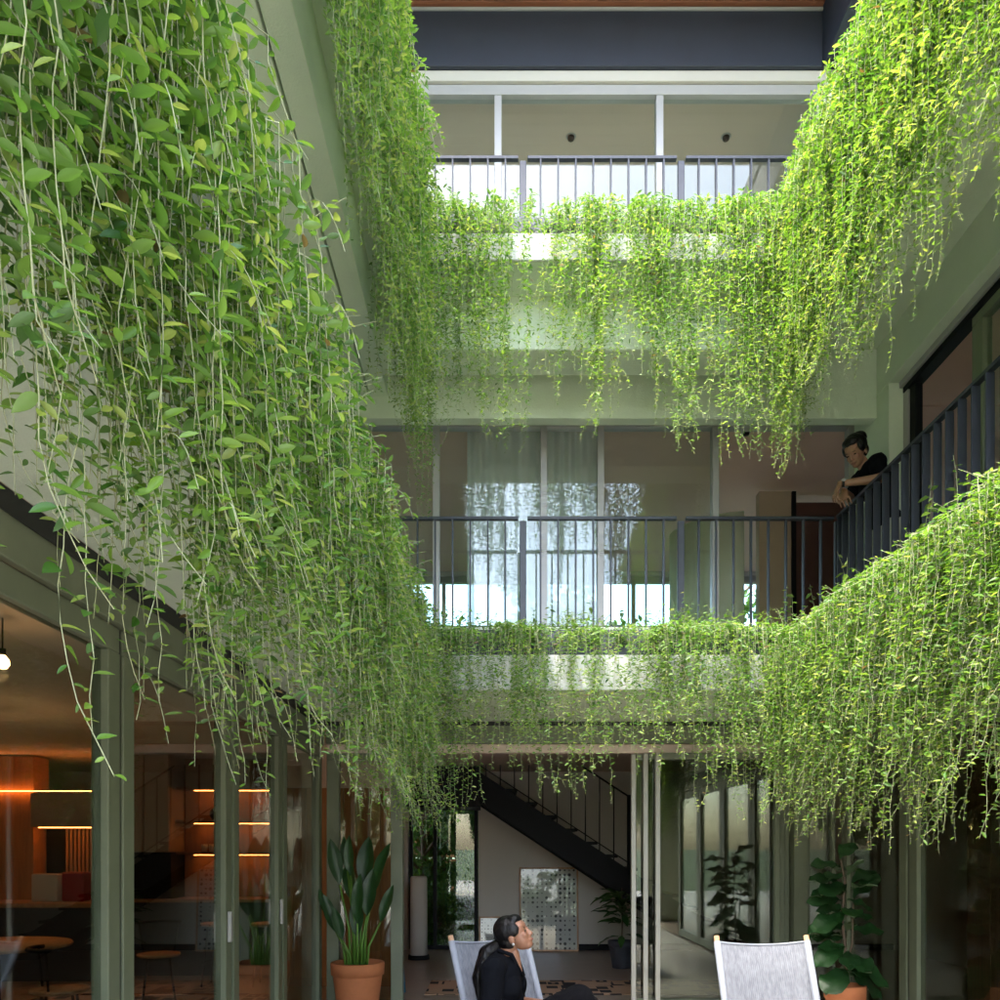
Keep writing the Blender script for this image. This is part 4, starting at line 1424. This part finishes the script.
def sling_chair(x, y, rz, label, width=0.56):
    """low lounge chair: two slanting teak back posts, seat rails, legs and one woven sling (faces local -y)"""
    e = empty("sling_chair", (x, y, 0), rz)
    tag(e, label, "chair", "low sling chairs in the courtyard")
    hw = width / 2
    for s in (-1, 1):
        tube("back_post", [(s * hw, 0.05, 0.26), (s * hw, 0.34, 0.96)], 0.017, M_WOODL, e, 8)
        tube("seat_rail", [(s * hw, -0.42, 0.40), (s * hw, 0.16, 0.28)], 0.017, M_WOODL, e, 8)
        tube("leg", [(s * hw, -0.40, 0.42), (s * hw, -0.30, 0.0)], 0.017, M_WOODL, e, 8)
        tube("leg", [(s * hw, 0.02, 0.34), (s * hw, 0.40, 0.0)], 0.017, M_WOODL, e, 8)
    tube("crossbar", [(-hw, -0.41, 0.41), (hw, -0.41, 0.41)], 0.013, M_WOODL, e, 8)
    tube("crossbar", [(-hw, 0.30, 0.10), (hw, 0.30, 0.10)], 0.013, M_WOODL, e, 8)
    prof = [(-0.41, 0.428), (-0.25, 0.37), (-0.10, 0.325), (0.0, 0.31), (0.06, 0.33), (0.11, 0.41), (0.17, 0.55), (0.24, 0.73), (0.325, 0.925)]
    V, F = [], []
    nx = 10
    for yy, z in prof:
        for k in range(nx + 1):
            u = k / nx * 2 - 1
            V.append((u * (hw - 0.012), yy + 0.018 * (1 - u * u) * (1 if z > .4 else 0), z - 0.02 * (1 - u * u)))
    w_ = nx + 1
    for i in range(len(prof) - 1):
        for k in range(nx):
            a = i * w_ + k
            F.append((a, a + 1, a + w_ + 1, a + w_))
    s_ = obj("sling", mesh_pd("sling", V, F, M_SLING, True), (0, 0, 0), e)
    md = s_.modifiers.new("thick", 'SOLIDIFY'); md.thickness = 0.006
    tube("hem", [(u * (hw - 0.012), 0.325 + 0.018 * (1 - u * u), 0.925 - 0.02 * (1 - u * u)) for u in np.linspace(-1, 1, 11)], 0.007, M_HEM, e, 6)
    for s in (-1, 1):
        tube("hem", [(s * hw, 0.05 + 0.29 * t, 0.26 + 0.70 * t) for t in (0.12, 0.5, 0.955)], 0.0205, M_HEM, e, 10)
    return e


sling_chair(1.635, 4.76, 0.05, "empty grey blue sling chair with teak post tips beside the broad leaved fig")
sling_chair(0.13, 4.98, 0.60, "grey blue sling chair that the seated woman sits on")


# ------------------------------------------------------------------ people
def cap_geo(p0, p1, r0, r1, seg=14, rings=5):
    p0, p1 = np.array(p0, float), np.array(p1, float)
    d = p1 - p0
    L = np.linalg.norm(d)
    d = d / (L + 1e-9)
    pts, rad = [], []
    for k in range(rings):
        a = math.pi / 2 * (1 - k / rings)
        pts.append(p0 - d * r0 * math.sin(a)); rad.append(max(1e-4, r0 * math.cos(a)))
    pts.append(p0); rad.append(r0)
    pts.append(p1); rad.append(r1)
    for k in range(1, rings + 1):
        a = math.pi / 2 * k / rings
        pts.append(p1 + d * r1 * math.sin(a)); rad.append(max(1e-4, r1 * math.cos(a)))
    ref = np.array([1.0, 0, 0]) if abs(d[2]) > 0.8 else np.array([0, 0, 1.0])
    A = np.cross(d, ref); A /= np.linalg.norm(A); B = np.cross(d, A)
    V, F = [], []
    for p, r in zip(pts, rad):
        for k in range(seg):
            t = 2 * math.pi * k / seg
            V.append(p + r * (math.cos(t) * A + math.sin(t) * B))
    for i in range(len(pts) - 1):
        for k in range(seg):
            k2 = (k + 1) % seg
            F.append((i * seg + k, i * seg + k2, (i + 1) * seg + k2, (i + 1) * seg + k))
    F.append(tuple(range(seg - 1, -1, -1)))
    F.append(tuple(range((len(pts) - 1) * seg, len(pts) * seg)))
    return V, F


def ell_geo(c, ax, r, nu=18, nv=12):
    """ellipsoid: centre, three axis vectors, radii"""
    c = np.array(c, float)
    A = [np.array(a, float) / np.linalg.norm(a) for a in ax]
    V, F = [], []
    for i in range(nv + 1):
        t = math.pi * (0.02 + 0.96 * i / nv)
        for k in range(nu):
            q = 2 * math.pi * k / nu
            V.append(c + A[0] * r[0] * math.sin(t) * math.cos(q) + A[1] * r[1] * math.sin(t) * math.sin(q) + A[2] * r[2] * math.cos(t))
    for i in range(nv):
        for k in range(nu):
            k2 = (k + 1) % nu
            F.append((i * nu + k, (i + 1) * nu + k, (i + 1) * nu + k2, i * nu + k2))
    F.append(tuple(range(nu)))
    F.append(tuple(range((nv + 1) * nu - 1, nv * nu - 1, -1)))
    return V, F


def fused(name, parts, m, parent, voxel=0.007, smooth=3, off=(0, 0, 0), folds=0.0, fs=(9, 9, 4)):
    """many overlapping rounded pieces melted into ONE continuous skin"""
    V, F, o_ = [], [], 0
    for v_, f_ in parts:
        V += [tuple(np.array(p) - np.array(off)) for p in v_]
        F += [tuple(i + o_ for i in q) for q in f_]
        o_ += len(v_)
    me = mesh_pd(name, V, F)
    tmp = bpy.data.objects.new("tmp", me)
    COL.objects.link(tmp)
    r = tmp.modifiers.new("r", 'REMESH'); r.mode = 'VOXEL'; r.voxel_size = voxel
    s = tmp.modifiers.new("s", 'SMOOTH'); s.factor = 0.5; s.iterations = smooth
    dg = bpy.context.evaluated_depsgraph_get()
    res = bpy.data.meshes.new_from_object(tmp.evaluated_get(dg))
    bpy.data.objects.remove(tmp)
    res.name = name
    res.materials.clear()
    if folds > 0:                        # cloth creases / hair locks as real relief
        from mathutils import noise
        nr = [v_.normal.copy() for v_ in res.vertices]
        for v_, n_ in zip(res.vertices, nr):
            q = Vector((v_.co.x * fs[0], v_.co.y * fs[1], v_.co.z * fs[2]))
            w_ = noise.noise(q + Vector((noise.noise(q * 0.6) * 1.5, 0, 0)))
            v_.co += n_ * folds * (1 - 2.2 * abs(w_))
    return obj(name, res, (0, 0, 0), parent, m, True)


def skin_mat(name, col):
    m = mat(name, col, 0.5, var=0.06, scale=30)
    p = [q for q in m.node_tree.nodes if q.type == 'BSDF_PRINCIPLED'][0]
    p.inputs["Subsurface Weight"].default_value = 0.15
    p.inputs["Subsurface Radius"].default_value = (0.02, 0.008, 0.004)
    p.inputs["Subsurface Scale"].default_value = 0.3
    return m


M_SKIN = skin_mat("warm_brown_skin", (0.25, 0.118, 0.068))
M_SKIN2 = skin_mat("tan_skin", (0.30, 0.155, 0.095))
M_HAIR = mat("black_hair", (0.0035, 0.003, 0.0035), 0.42, spec=0.3, var=0.3, scale=60, bump=0.4, bscale=120, stretch=(1, 1, 0.15))
M_BLOUSE = mat("black_navy_cloth", (0.003, 0.0036, 0.0055), 0.95, spec=0.1, var=0.2, scale=20, bump=0.5, bscale=18)
M_TROUSER = mat("black_trousers", (0.0035, 0.0035, 0.0045), 0.95, spec=0.1, var=0.2, scale=20, bump=0.5, bscale=15)
M_WHITECL = mat("white_pleated_cloth", (0.62, 0.60, 0.60), 0.9, var=0.1, scale=14, bump=0.8, bscale=25, stretch=(1, 1, 0.2))
M_EYE = mat("eye_dark", (0.015, 0.010, 0.008), 0.2)
M_LIP = mat("lip", (0.22, 0.075, 0.055), 0.5)


class Frame:
    def __init__(self, c, fwd, up):
        self.c = np.array(c, float)
        self.f = np.array(fwd, float); self.f /= np.linalg.norm(self.f)
        u = np.array(up, float)
        self.s = np.cross(u, self.f); self.s /= np.linalg.norm(self.s)      # towards the person's left
        self.u = np.cross(self.f, self.s)

    def __call__(self, f, s, u):
        return self.c + self.f * f + self.s * s + self.u * u

    def ax(self):
        return (self.f, self.s, self.u)


def head_parts(H, k=1.0):
    e = lambda f, s, u, r: ell_geo(H(f * k, s * k, u * k), H.ax(), [q * k for q in r])
    P = [e(-0.005, 0, 0.030, (0.094, 0.074, 0.088)), e(0.030, 0, -0.030, (0.060, 0.056, 0.076)), e(0.050, 0, -0.083, (0.036, 0.032, 0.028)),
         e(0.060, 0, 0.038, (0.030, 0.052, 0.030)),
         e(0.066, 0.030, -0.026, (0.020, 0.022, 0.022)), e(0.066, -0.030, -0.026, (0.020, 0.022, 0.022)),
         e(-0.008, 0.074, -0.018, (0.020, 0.009, 0.030)), e(-0.008, -0.074, -0.018, (0.020, 0.009, 0.030)),
         e(0.084, 0, -0.062, (0.012, 0.024, 0.013)), e(0.092, 0, -0.034, (0.016, 0.016, 0.010))]
    P.append(cap_geo(H(0.086 * k, 0, 0.012 * k), H(0.102 * k, 0, -0.030 * k), 0.008 * k, 0.010 * k))
    return P


def face_bits(H, parent, off, k=1.0):
    for s in (-1, 1):
        for nm, f, sd, u, r, m in (("eye", 0.083, 0.031, -0.002, (0.005, 0.012, 0.0045), M_EYE), ("eyebrow", 0.087, 0.032, 0.020, (0.004, 0.016, 0.0022), M_HAIR)):
            v_, f_ = ell_geo(H(f * k, s * sd * k, u * k) - np.array(off), H.ax(), [q * k for q in r], 12, 8)
            obj(nm, mesh_pd(nm, v_, f_, m, True), (0, 0, 0), parent)
    v_, f_ = ell_geo(H(0.091 * k, 0, -0.064 * k) - np.array(off), H.ax(), (0.008 * k, 0.021 * k, 0.007 * k), 12, 8)
    obj("lips", mesh_pd("lips", v_, f_, M_LIP, True), (0, 0, 0), parent)


def hand_parts(w, d, n, curl=0.35, k=1.0, thumb=1):
    """palm and five fingers from wrist w, along d, with n the back of the hand; fingers bend away from n"""
    H = Frame(w, d, n)
    P = [ell_geo(H(0.045 * k, 0, 0), H.ax(), (0.052 * k, 0.040 * k, 0.016 * k))]
    for i, (s, L) in enumerate(((-0.033, 0.062), (-0.011, 0.074), (0.011, 0.080), (0.033, 0.072))):
        a = H(0.078 * k, s * k, 0)
        c1 = curl * (1 + 0.1 * i)
        b = a + (H.f * math.cos(c1) - H.u * math.sin(c1)) * L * 0.45 * k + H.s * s * 0.2
        c = b + (H.f * math.cos(c1 * 2.1) - H.u * math.sin(c1 * 2.1)) * L * 0.32 * k
        e = c + (H.f * math.cos(c1 * 2.8) - H.u * math.sin(c1 * 2.8)) * L * 0.25 * k
        P += [cap_geo(a, b, 0.0085 * k, 0.0078 * k, 10, 3), cap_geo(b, c, 0.0078 * k, 0.0072 * k, 10, 3), cap_geo(c, e, 0.0072 * k, 0.0062 * k, 10, 3)]
    t0 = H(0.018 * k, -0.032 * k * thumb, -0.004)
    t1 = H(0.050 * k, -0.056 * k * thumb, -0.016)
    t2 = H(0.078 * k, -0.060 * k * thumb, -0.024)
    P += [cap_geo(t0, t1, 0.013 * k, 0.0105 * k, 10, 3), cap_geo(t1, t2, 0.0105 * k, 0.008 * k, 10, 3)]
    return P


# ---- the seated woman, facing +x, looking up
def seated():
    base = (0.06, 4.72, 0.0)
    e = empty("person", base, -0.28)
    tag(e, "seated woman in black with a long ponytail looking up from the sling chair", "person")
    hipL, hipR = (0.02, 0.085, 0.44), (0.02, -0.085, 0.44)
    chest, neck = (-0.045, 0, 0.76), (-0.02, 0, 0.885)
    shL, shR = (-0.05, 0.165, 0.835), (-0.04, -0.165, 0.835)
    elL, elR = (-0.02, 0.24, 0.58), (-0.05, -0.225, 0.575)
    wrL, wrR = (0.20, 0.12, 0.60), (0.185, -0.11, 0.60)
    kneeR, ankR = (0.42, -0.05, 0.675), (0.62, 0.06, 0.33)
    kneeL, ankL = (0.43, 0.09, 0.50), (0.36, 0.11, 0.09)
    H = Frame((0.035, 0, 1.005), (0.90, 0.0, 0.42), (-0.42, 0, 0.90))
    ident = ((1, 0, 0), (0, 1, 0), (0, 0, 1))
    torso = [ell_geo((-0.01, 0, 0.47), ident, (0.12, 0.165, 0.12)), ell_geo((-0.03, 0, 0.61), ident, (0.092, 0.125, 0.15)), ell_geo(chest, ident, (0.102, 0.150, 0.135)),
             ell_geo((0.012, 0.065, 0.72), ident, (0.06, 0.06, 0.07)), ell_geo((0.012, -0.065, 0.72), ident, (0.06, 0.06, 0.07)),
             cap_geo(shL, shR, 0.055, 0.055), cap_geo((-0.04, 0, 0.83), neck, 0.085, 0.055)]
    arms = [cap_geo(shL, elL, 0.05, 0.038), cap_geo(shR, elR, 0.05, 0.038), cap_geo(elL, wrL, 0.038, 0.025), cap_geo(elR, wrR, 0.038, 0.025)]
    legs = [cap_geo(hipL, kneeL, 0.088, 0.056), cap_geo(kneeL, ankL, 0.054, 0.034), cap_geo(hipR, kneeR, 0.088, 0.056), cap_geo(kneeR, ankR, 0.054, 0.034)]
    feet = [cap_geo((0.35, 0.11, 0.06), (0.52, 0.11, 0.035), 0.034, 0.028), cap_geo((0.62, 0.06, 0.30), (0.76, 0.07, 0.25), 0.034, 0.026)]
    neckp = [cap_geo(neck, (0.015, 0, 0.965), 0.048, 0.046)]
    hands = hand_parts(wrR, (0.85, 0.3, -0.15), (0.1, -0.1, 1), 0.4, 0.95, -1) + hand_parts(wrL, (0.85, -0.4, -0.1), (0.1, 0.1, 1), 0.4, 0.95, 1)
    fused("body", torso + arms + legs + feet + neckp + hands + head_parts(H, 0.93), M_SKIN, e, 0.005, 2)
    face_bits(H, e, (0, 0, 0), 0.93)
    bl = [ell_geo((-0.01, 0, 0.50), ident, (0.14, 0.18, 0.13)), ell_geo((-0.03, 0, 0.61), ident, (0.115, 0.15, 0.16)), ell_geo(chest, ident, (0.122, 0.168, 0.145)),
          ell_geo((0.018, 0.065, 0.72), ident, (0.072, 0.075, 0.085)), ell_geo((0.018, -0.065, 0.72), ident, (0.072, 0.075, 0.085)),
          cap_geo(shL, shR, 0.068, 0.068), cap_geo((-0.05, 0, 0.82), (-0.045, 0, 0.875), 0.095, 0.058),
          cap_geo(shL, elL, 0.068, 0.062), cap_geo(shR, elR, 0.068, 0.062)]
    b_ = fused("blouse", bl, M_BLOUSE, e, 0.007, 2, folds=0.008, fs=(9, 9, 5))
    tr = [cap_geo(hipL, kneeL, 0.105, 0.075), cap_geo(kneeL, (0.38, 0.105, 0.16), 0.074, 0.07), cap_geo(hipR, kneeR, 0.105, 0.076), cap_geo(kneeR, (0.59, 0.05, 0.39), 0.074, 0.07),
          ell_geo((-0.01, 0, 0.45), ident, (0.14, 0.18, 0.12))]
    fused("trousers", tr, M_TROUSER, e, 0.008, 2, folds=0.008, fs=(6, 12, 9))
    # v neckline: open collar of skin
    fused("neckline", [cap_geo((0.03, 0, 0.90), (0.072, 0, 0.80), 0.034, 0.010)], M_SKIN, e, 0.006, 1)
    for s in (-1, 1):
        tube("collar", [(-0.05, s * 0.055, 0.925), (0.03, s * 0.052, 0.90), (0.088, s * 0.012, 0.775)], [0.012, 0.013, 0.008], M_BLOUSE, e, 8)
    hair = [ell_geo(H(-0.024, 0, 0.037), H.ax(), (0.084, 0.079, 0.088)), ell_geo(H(-0.050, 0, -0.015), H.ax(), (0.052, 0.066, 0.058)), ell_geo(H(0.026, 0, 0.076), H.ax(), (0.048, 0.058, 0.035)),
            ell_geo(H(0.006, -0.056, 0.033), H.ax(), (0.048, 0.021, 0.043)), ell_geo(H(0.006, 0.056, 0.033), H.ax(), (0.048, 0.021, 0.043)),
            cap_geo(H(-0.085, 0, -0.01), (-0.125, -0.01, 0.90), 0.034, 0.042), cap_geo((-0.125, -0.01, 0.90), (-0.165, -0.03, 0.76), 0.045, 0.040), cap_geo((-0.165, -0.03, 0.76), (-0.16, -0.05, 0.64), 0.040, 0.012)]
    fused("hair", hair, M_HAIR, e, 0.005, 2, folds=0.004, fs=(12, 45, 14))
    v_, f_ = ell_geo(H(-0.006, -0.078, -0.045), H.ax(), (0.008, 0.004, 0.008), 12, 8)
    obj("earring", mesh_pd("earring", v_, f_, M_ALU, True), (0, 0, 0), e)


def leaning():
    base = (3.16, 6.70, 3.372)
    e = empty("person", base)
    tag(e, "woman in black top and white trousers leaning over the balcony railing with a watch", "person")
    ident = ((1, 0, 0), (0, 1, 0), (0, 0, 1))
    B = np.array(base)
    hipC = np.array((3.20, 6.72, 4.06))
    chest = np.array((3.10, 6.69, 4.42))
    neck = np.array((3.02, 6.70, 4.56))
    shL, shR = np.array((3.05, 6.55, 4.535)), np.array((3.03, 6.86, 4.51))
    elL, wrL = np.array((3.035, 6.52, 4.405)), np.array((2.775, 6.60, 4.385))
    elL = np.array((3.04, 6.50, 4.28 + 0.10))
    elR, wrR = np.array((3.01, 6.93, 4.40)), np.array((2.855, 6.72, 4.38))
    H = Frame((2.925, 6.66, 4.665), (-0.66, -0.52, -0.55), (-0.40, -0.25, 0.80))
    d = (chest - hipC); d /= np.linalg.norm(d)
    sd = np.array((0.0, 1.0, 0.0))
    fw = np.cross(sd, d)
    ax = (fw, sd, d)
    torso = [ell_geo(hipC, ax, (0.105, 0.165, 0.12)), ell_geo((hipC + chest) / 2, ax, (0.085, 0.125, 0.15)), ell_geo(chest, ax, (0.100, 0.145, 0.13)), cap_geo(shL, shR, 0.052, 0.052),
             cap_geo(chest, neck, 0.09, 0.055), cap_geo(neck, H(-0.02, 0, -0.07), 0.05, 0.047)]
    legs = []
    for s in (-1, 1):
        h_ = hipC + np.array((0, 0.085 * s, -0.03))
        k_ = np.array((3.16, 6.72 + 0.09 * s, 3.80 + 0.02))
        a_ = np.array((3.19, 6.72 + 0.09 * s, 3.46))
        legs += [cap_geo(h_, k_, 0.088, 0.058), cap_geo(k_, a_, 0.055, 0.036), cap_geo(a_ + np.array((0, 0, -0.05)), a_ + np.array((-0.13, 0, -0.062)), 0.034, 0.025)]
    arms = [cap_geo(shL, elL, 0.047, 0.038), cap_geo(elL, wrL, 0.038, 0.024), cap_geo(shR, elR, 0.047, 0.038), cap_geo(elR, wrR, 0.038, 0.024)]
    hands = hand_parts(wrL, (-0.42, 0.0, -0.9), (-0.9, -0.1, 0.4), 0.28, 1.0, 1) + hand_parts(wrR, (-0.15, -0.45, -0.88), (-0.75, -0.6, 0.35), 0.28, 1.0, 1)
    fused("body", torso + legs + arms + hands + head_parts(H), M_SKIN2, e, 0.005, 2, base)
    face_bits(H, e, base)
    top = [ell_geo(hipC + d * 0.06, ax, (0.118, 0.165, 0.12)), ell_geo((hipC + chest) / 2, ax, (0.108, 0.148, 0.16)), ell_geo(chest, ax, (0.118, 0.162, 0.14)), cap_geo(shL, shR, 0.066, 0.066),
           cap_geo(chest, (chest + neck * 2) / 3 + np.array((0.01, 0, 0)), 0.10, 0.062), cap_geo(shL, shL * 0.35 + elL * 0.65 + np.array((0, 0, 0.02)), 0.062, 0.060), cap_geo(shR, shR * 0.4 + elR * 0.6, 0.062, 0.06)]
    fused("top", top, M_BLOUSE, e, 0.007, 2, base, folds=0.007, fs=(9, 9, 6))
    tr = [ell_geo(hipC + np.array((0, 0, -0.03)), ident, (0.122, 0.180, 0.11))]
    for s in (-1, 1):
        h_ = hipC + np.array((0, 0.085 * s, -0.03))
        k_ = np.array((3.16, 6.72 + 0.09 * s, 3.82))
        a_ = np.array((3.19, 6.72 + 0.09 * s, 3.50))
        tr += [cap_geo(h_, k_, 0.105, 0.088), cap_geo(k_, a_, 0.088, 0.085)]
    fused("trousers", tr, M_WHITECL, e, 0.008, 2, base, folds=0.009, fs=(16, 16, 4))
    hair = [ell_geo(H(-0.024, 0, 0.048), H.ax(), (0.096, 0.088, 0.090)), ell_geo(H(-0.058, 0, -0.01), H.ax(), (0.056, 0.074, 0.062)), ell_geo(H(0.028, 0, 0.088), H.ax(), (0.058, 0.064, 0.036)),
            ell_geo(H(0.004, -0.064, 0.034), H.ax(), (0.050, 0.024, 0.048)), ell_geo(H(0.004, 0.064, 0.034), H.ax(), (0.050, 0.024, 0.048)),
            ell_geo(H(-0.118, 0, 0.075), H.ax(), (0.054, 0.060, 0.054))]
    fused("hair", hair, M_HAIR, e, 0.005, 2, base, folds=0.004, fs=(30, 30, 20))
    ad = (wrL - elL) / np.linalg.norm(wrL - elL)
    wp = wrL - ad * 0.025
    tube("watch_strap", [wp - ad * 0.009 - B, wp + ad * 0.009 - B], 0.0295, M_GASKET, e, 16)
    up = np.array((-0.15, -0.75, 0.6)); up -= ad * np.dot(up, ad); up /= np.linalg.norm(up)
    v_, f_ = ell_geo(wp + up * 0.029 - B, (ad, np.cross(ad, up), up), (0.019, 0.019, 0.006), 16, 8)
    obj("watch_face", mesh_pd("watch_face", v_, f_, M_ALU, True), (0, 0, 0), e)


seated()
leaning()
bpy.data.objects['person.001'].location.x -= 0.055
bpy.data.objects['person.001'].location.z += 0.012


# ------------------------------------------------------------------ gardens: behind the house and at the open end of the courtyard
def tree_meshes(seed, h, spread, n_leaf, ll):
    rng = np.random.default_rng(seed)
    paths, radii = [], []
    T = np.stack([smooth_noise(8, 0.06, rng), smooth_noise(8, 0.06, rng), np.linspace(0, h * 0.62, 8)], 1)
    T[:, :2] -= T[0, :2]
    paths.append(T); radii.append(np.linspace(0.055, 0.03, 8) * h / 2.5)
    tips = []
    for k in range(16):
        b = T[rng.integers(3, 8)]
        a = rng.uniform(0, 6.28)
        L = spread * rng.uniform(0.5, 1.0)
        r = np.linspace(0, 1, 6)
        S = b + np.stack([L * r * math.cos(a), L * r * math.sin(a), (r ** 0.8) * h * rng.uniform(0.08, 0.42)], 1)
        paths.append(S); radii.append(np.linspace(0.02, 0.006, 6) * h / 2.5)
        tips.append(S)
    V, F = tube_arrays(paths, radii, 6)
    lv = Leaves()
    cl = []
    for S in tips:
        for j in (2, 3, 4, 5):
            cl.append((S[j] + rng.normal(0, 0.08 * spread, 3), spread * rng.uniform(0.13, 0.26)))
    for _ in range(n_leaf):
        c, r = cl[rng.integers(len(cl))]
        q = rng.normal(0, 1, 3); q /= np.linalg.norm(q)
        p = c + q * r * rng.uniform(0.4, 1.0) * np.array([1, 1, 0.7])
        dd = rng.normal(0, 1, 3); dd[2] -= 0.4
        lv.add(p, dd, np.array([q[0] * .4, q[1] * .4, 1.0]), ll * rng.uniform(0.6, 1.2), ll * 0.45, np.clip(rng.normal(0.5, 0.22), 0, 1))
    return np_mesh("trunk", V, F, M_BARK, None, True), lv.mesh("crown", M_LEAFT)


TREES = [tree_meshes(900, 3.2, 1.3, 5200, 0.12), tree_meshes(901, 5.0, 1.9, 6500, 0.15), tree_meshes(902, 6.5, 2.4, 7000, 0.18)]
GARD = [(-1.2, 13.3, 0, "leafy tree close outside the living room garden window"), (-0.35, 13.9, 0, "bushy tree beside the garden window edge"),
        (-0.7, 14.6, 1, "taller leafy tree farther outside the living room garden window"), (-1.7, 14.3, 1, "leaning tree outside the black window frame"),
        (-2.9, 15.6, 2, "spreading tree at the corner of the rear garden"), (0.9, 15.4, 2, "tall tree in the rear garden behind the stair wall"), (2.9, 15.8, 2, "tall tree in the rear garden behind the curved partition"),
        (0.1, 14.3, 2, "added tall crown breaking up the bright middle storey rear window"), (1.7, 14.6, 2, "second added tall crown dimming the middle storey rear window"),  # both crowns added to break up the overbright rear glazing
        (-6.4, -15.5, 1, "tree at the open garden end beyond the kitchen wing"), (2.2, -17.5, 1, "tree in the middle of the open garden"), (7.6, -15.0, 1, "tree beyond the study wing at the open garden end")]
for k, (x, y, v, lab) in enumerate(GARD):
    e = empty("garden_tree", (x, y, -0.05), k * 1.3)
    tag(e, lab, "tree", "garden trees")
    a, b = TREES[v]
    obj("trunk", a, (0, 0, 0), e)
    obj("crown", b, (0, 0, 0), e)["kind"] = "stuff"
SHR = [(-1.5, 12.95, 0.62, "low shrub against the sill of the garden window"), (-0.95, 13.0, 0.55, "low shrub in the middle of the garden window"), (-0.45, 12.95, 0.6, "low shrub at the picture side of the garden window"),
       (-0.1, 13.4, 0.7, "taller shrub behind the low shrubs of the garden window"), (-1.2, 13.7, 0.75, "broad shrub behind the low shrubs of the garden window")]
for k, (x, y, sc, lab) in enumerate(SHR):
    e = empty("garden_shrub", (x, y, -0.75), k * 2.1)
    e.scale = (sc, sc, sc)
    tag(e, lab, "shrub", "shrubs outside the garden window")
    obj("trunk", TREES[0][0], (0, 0, 0), e)
    obj("crown", TREES[0][1], (0, 0, 0), e)["kind"] = "stuff"
gw = empty("garden_wall", (0, 17.5, 0))
tag(gw, "dark slatted boundary wall behind the rear garden", "wall")
for k in range(12):
    box("slat", -6, 6, 17.5, 17.56, 0.05 + k * 0.25, 0.27 + k * 0.25, M_WOODD, gw)
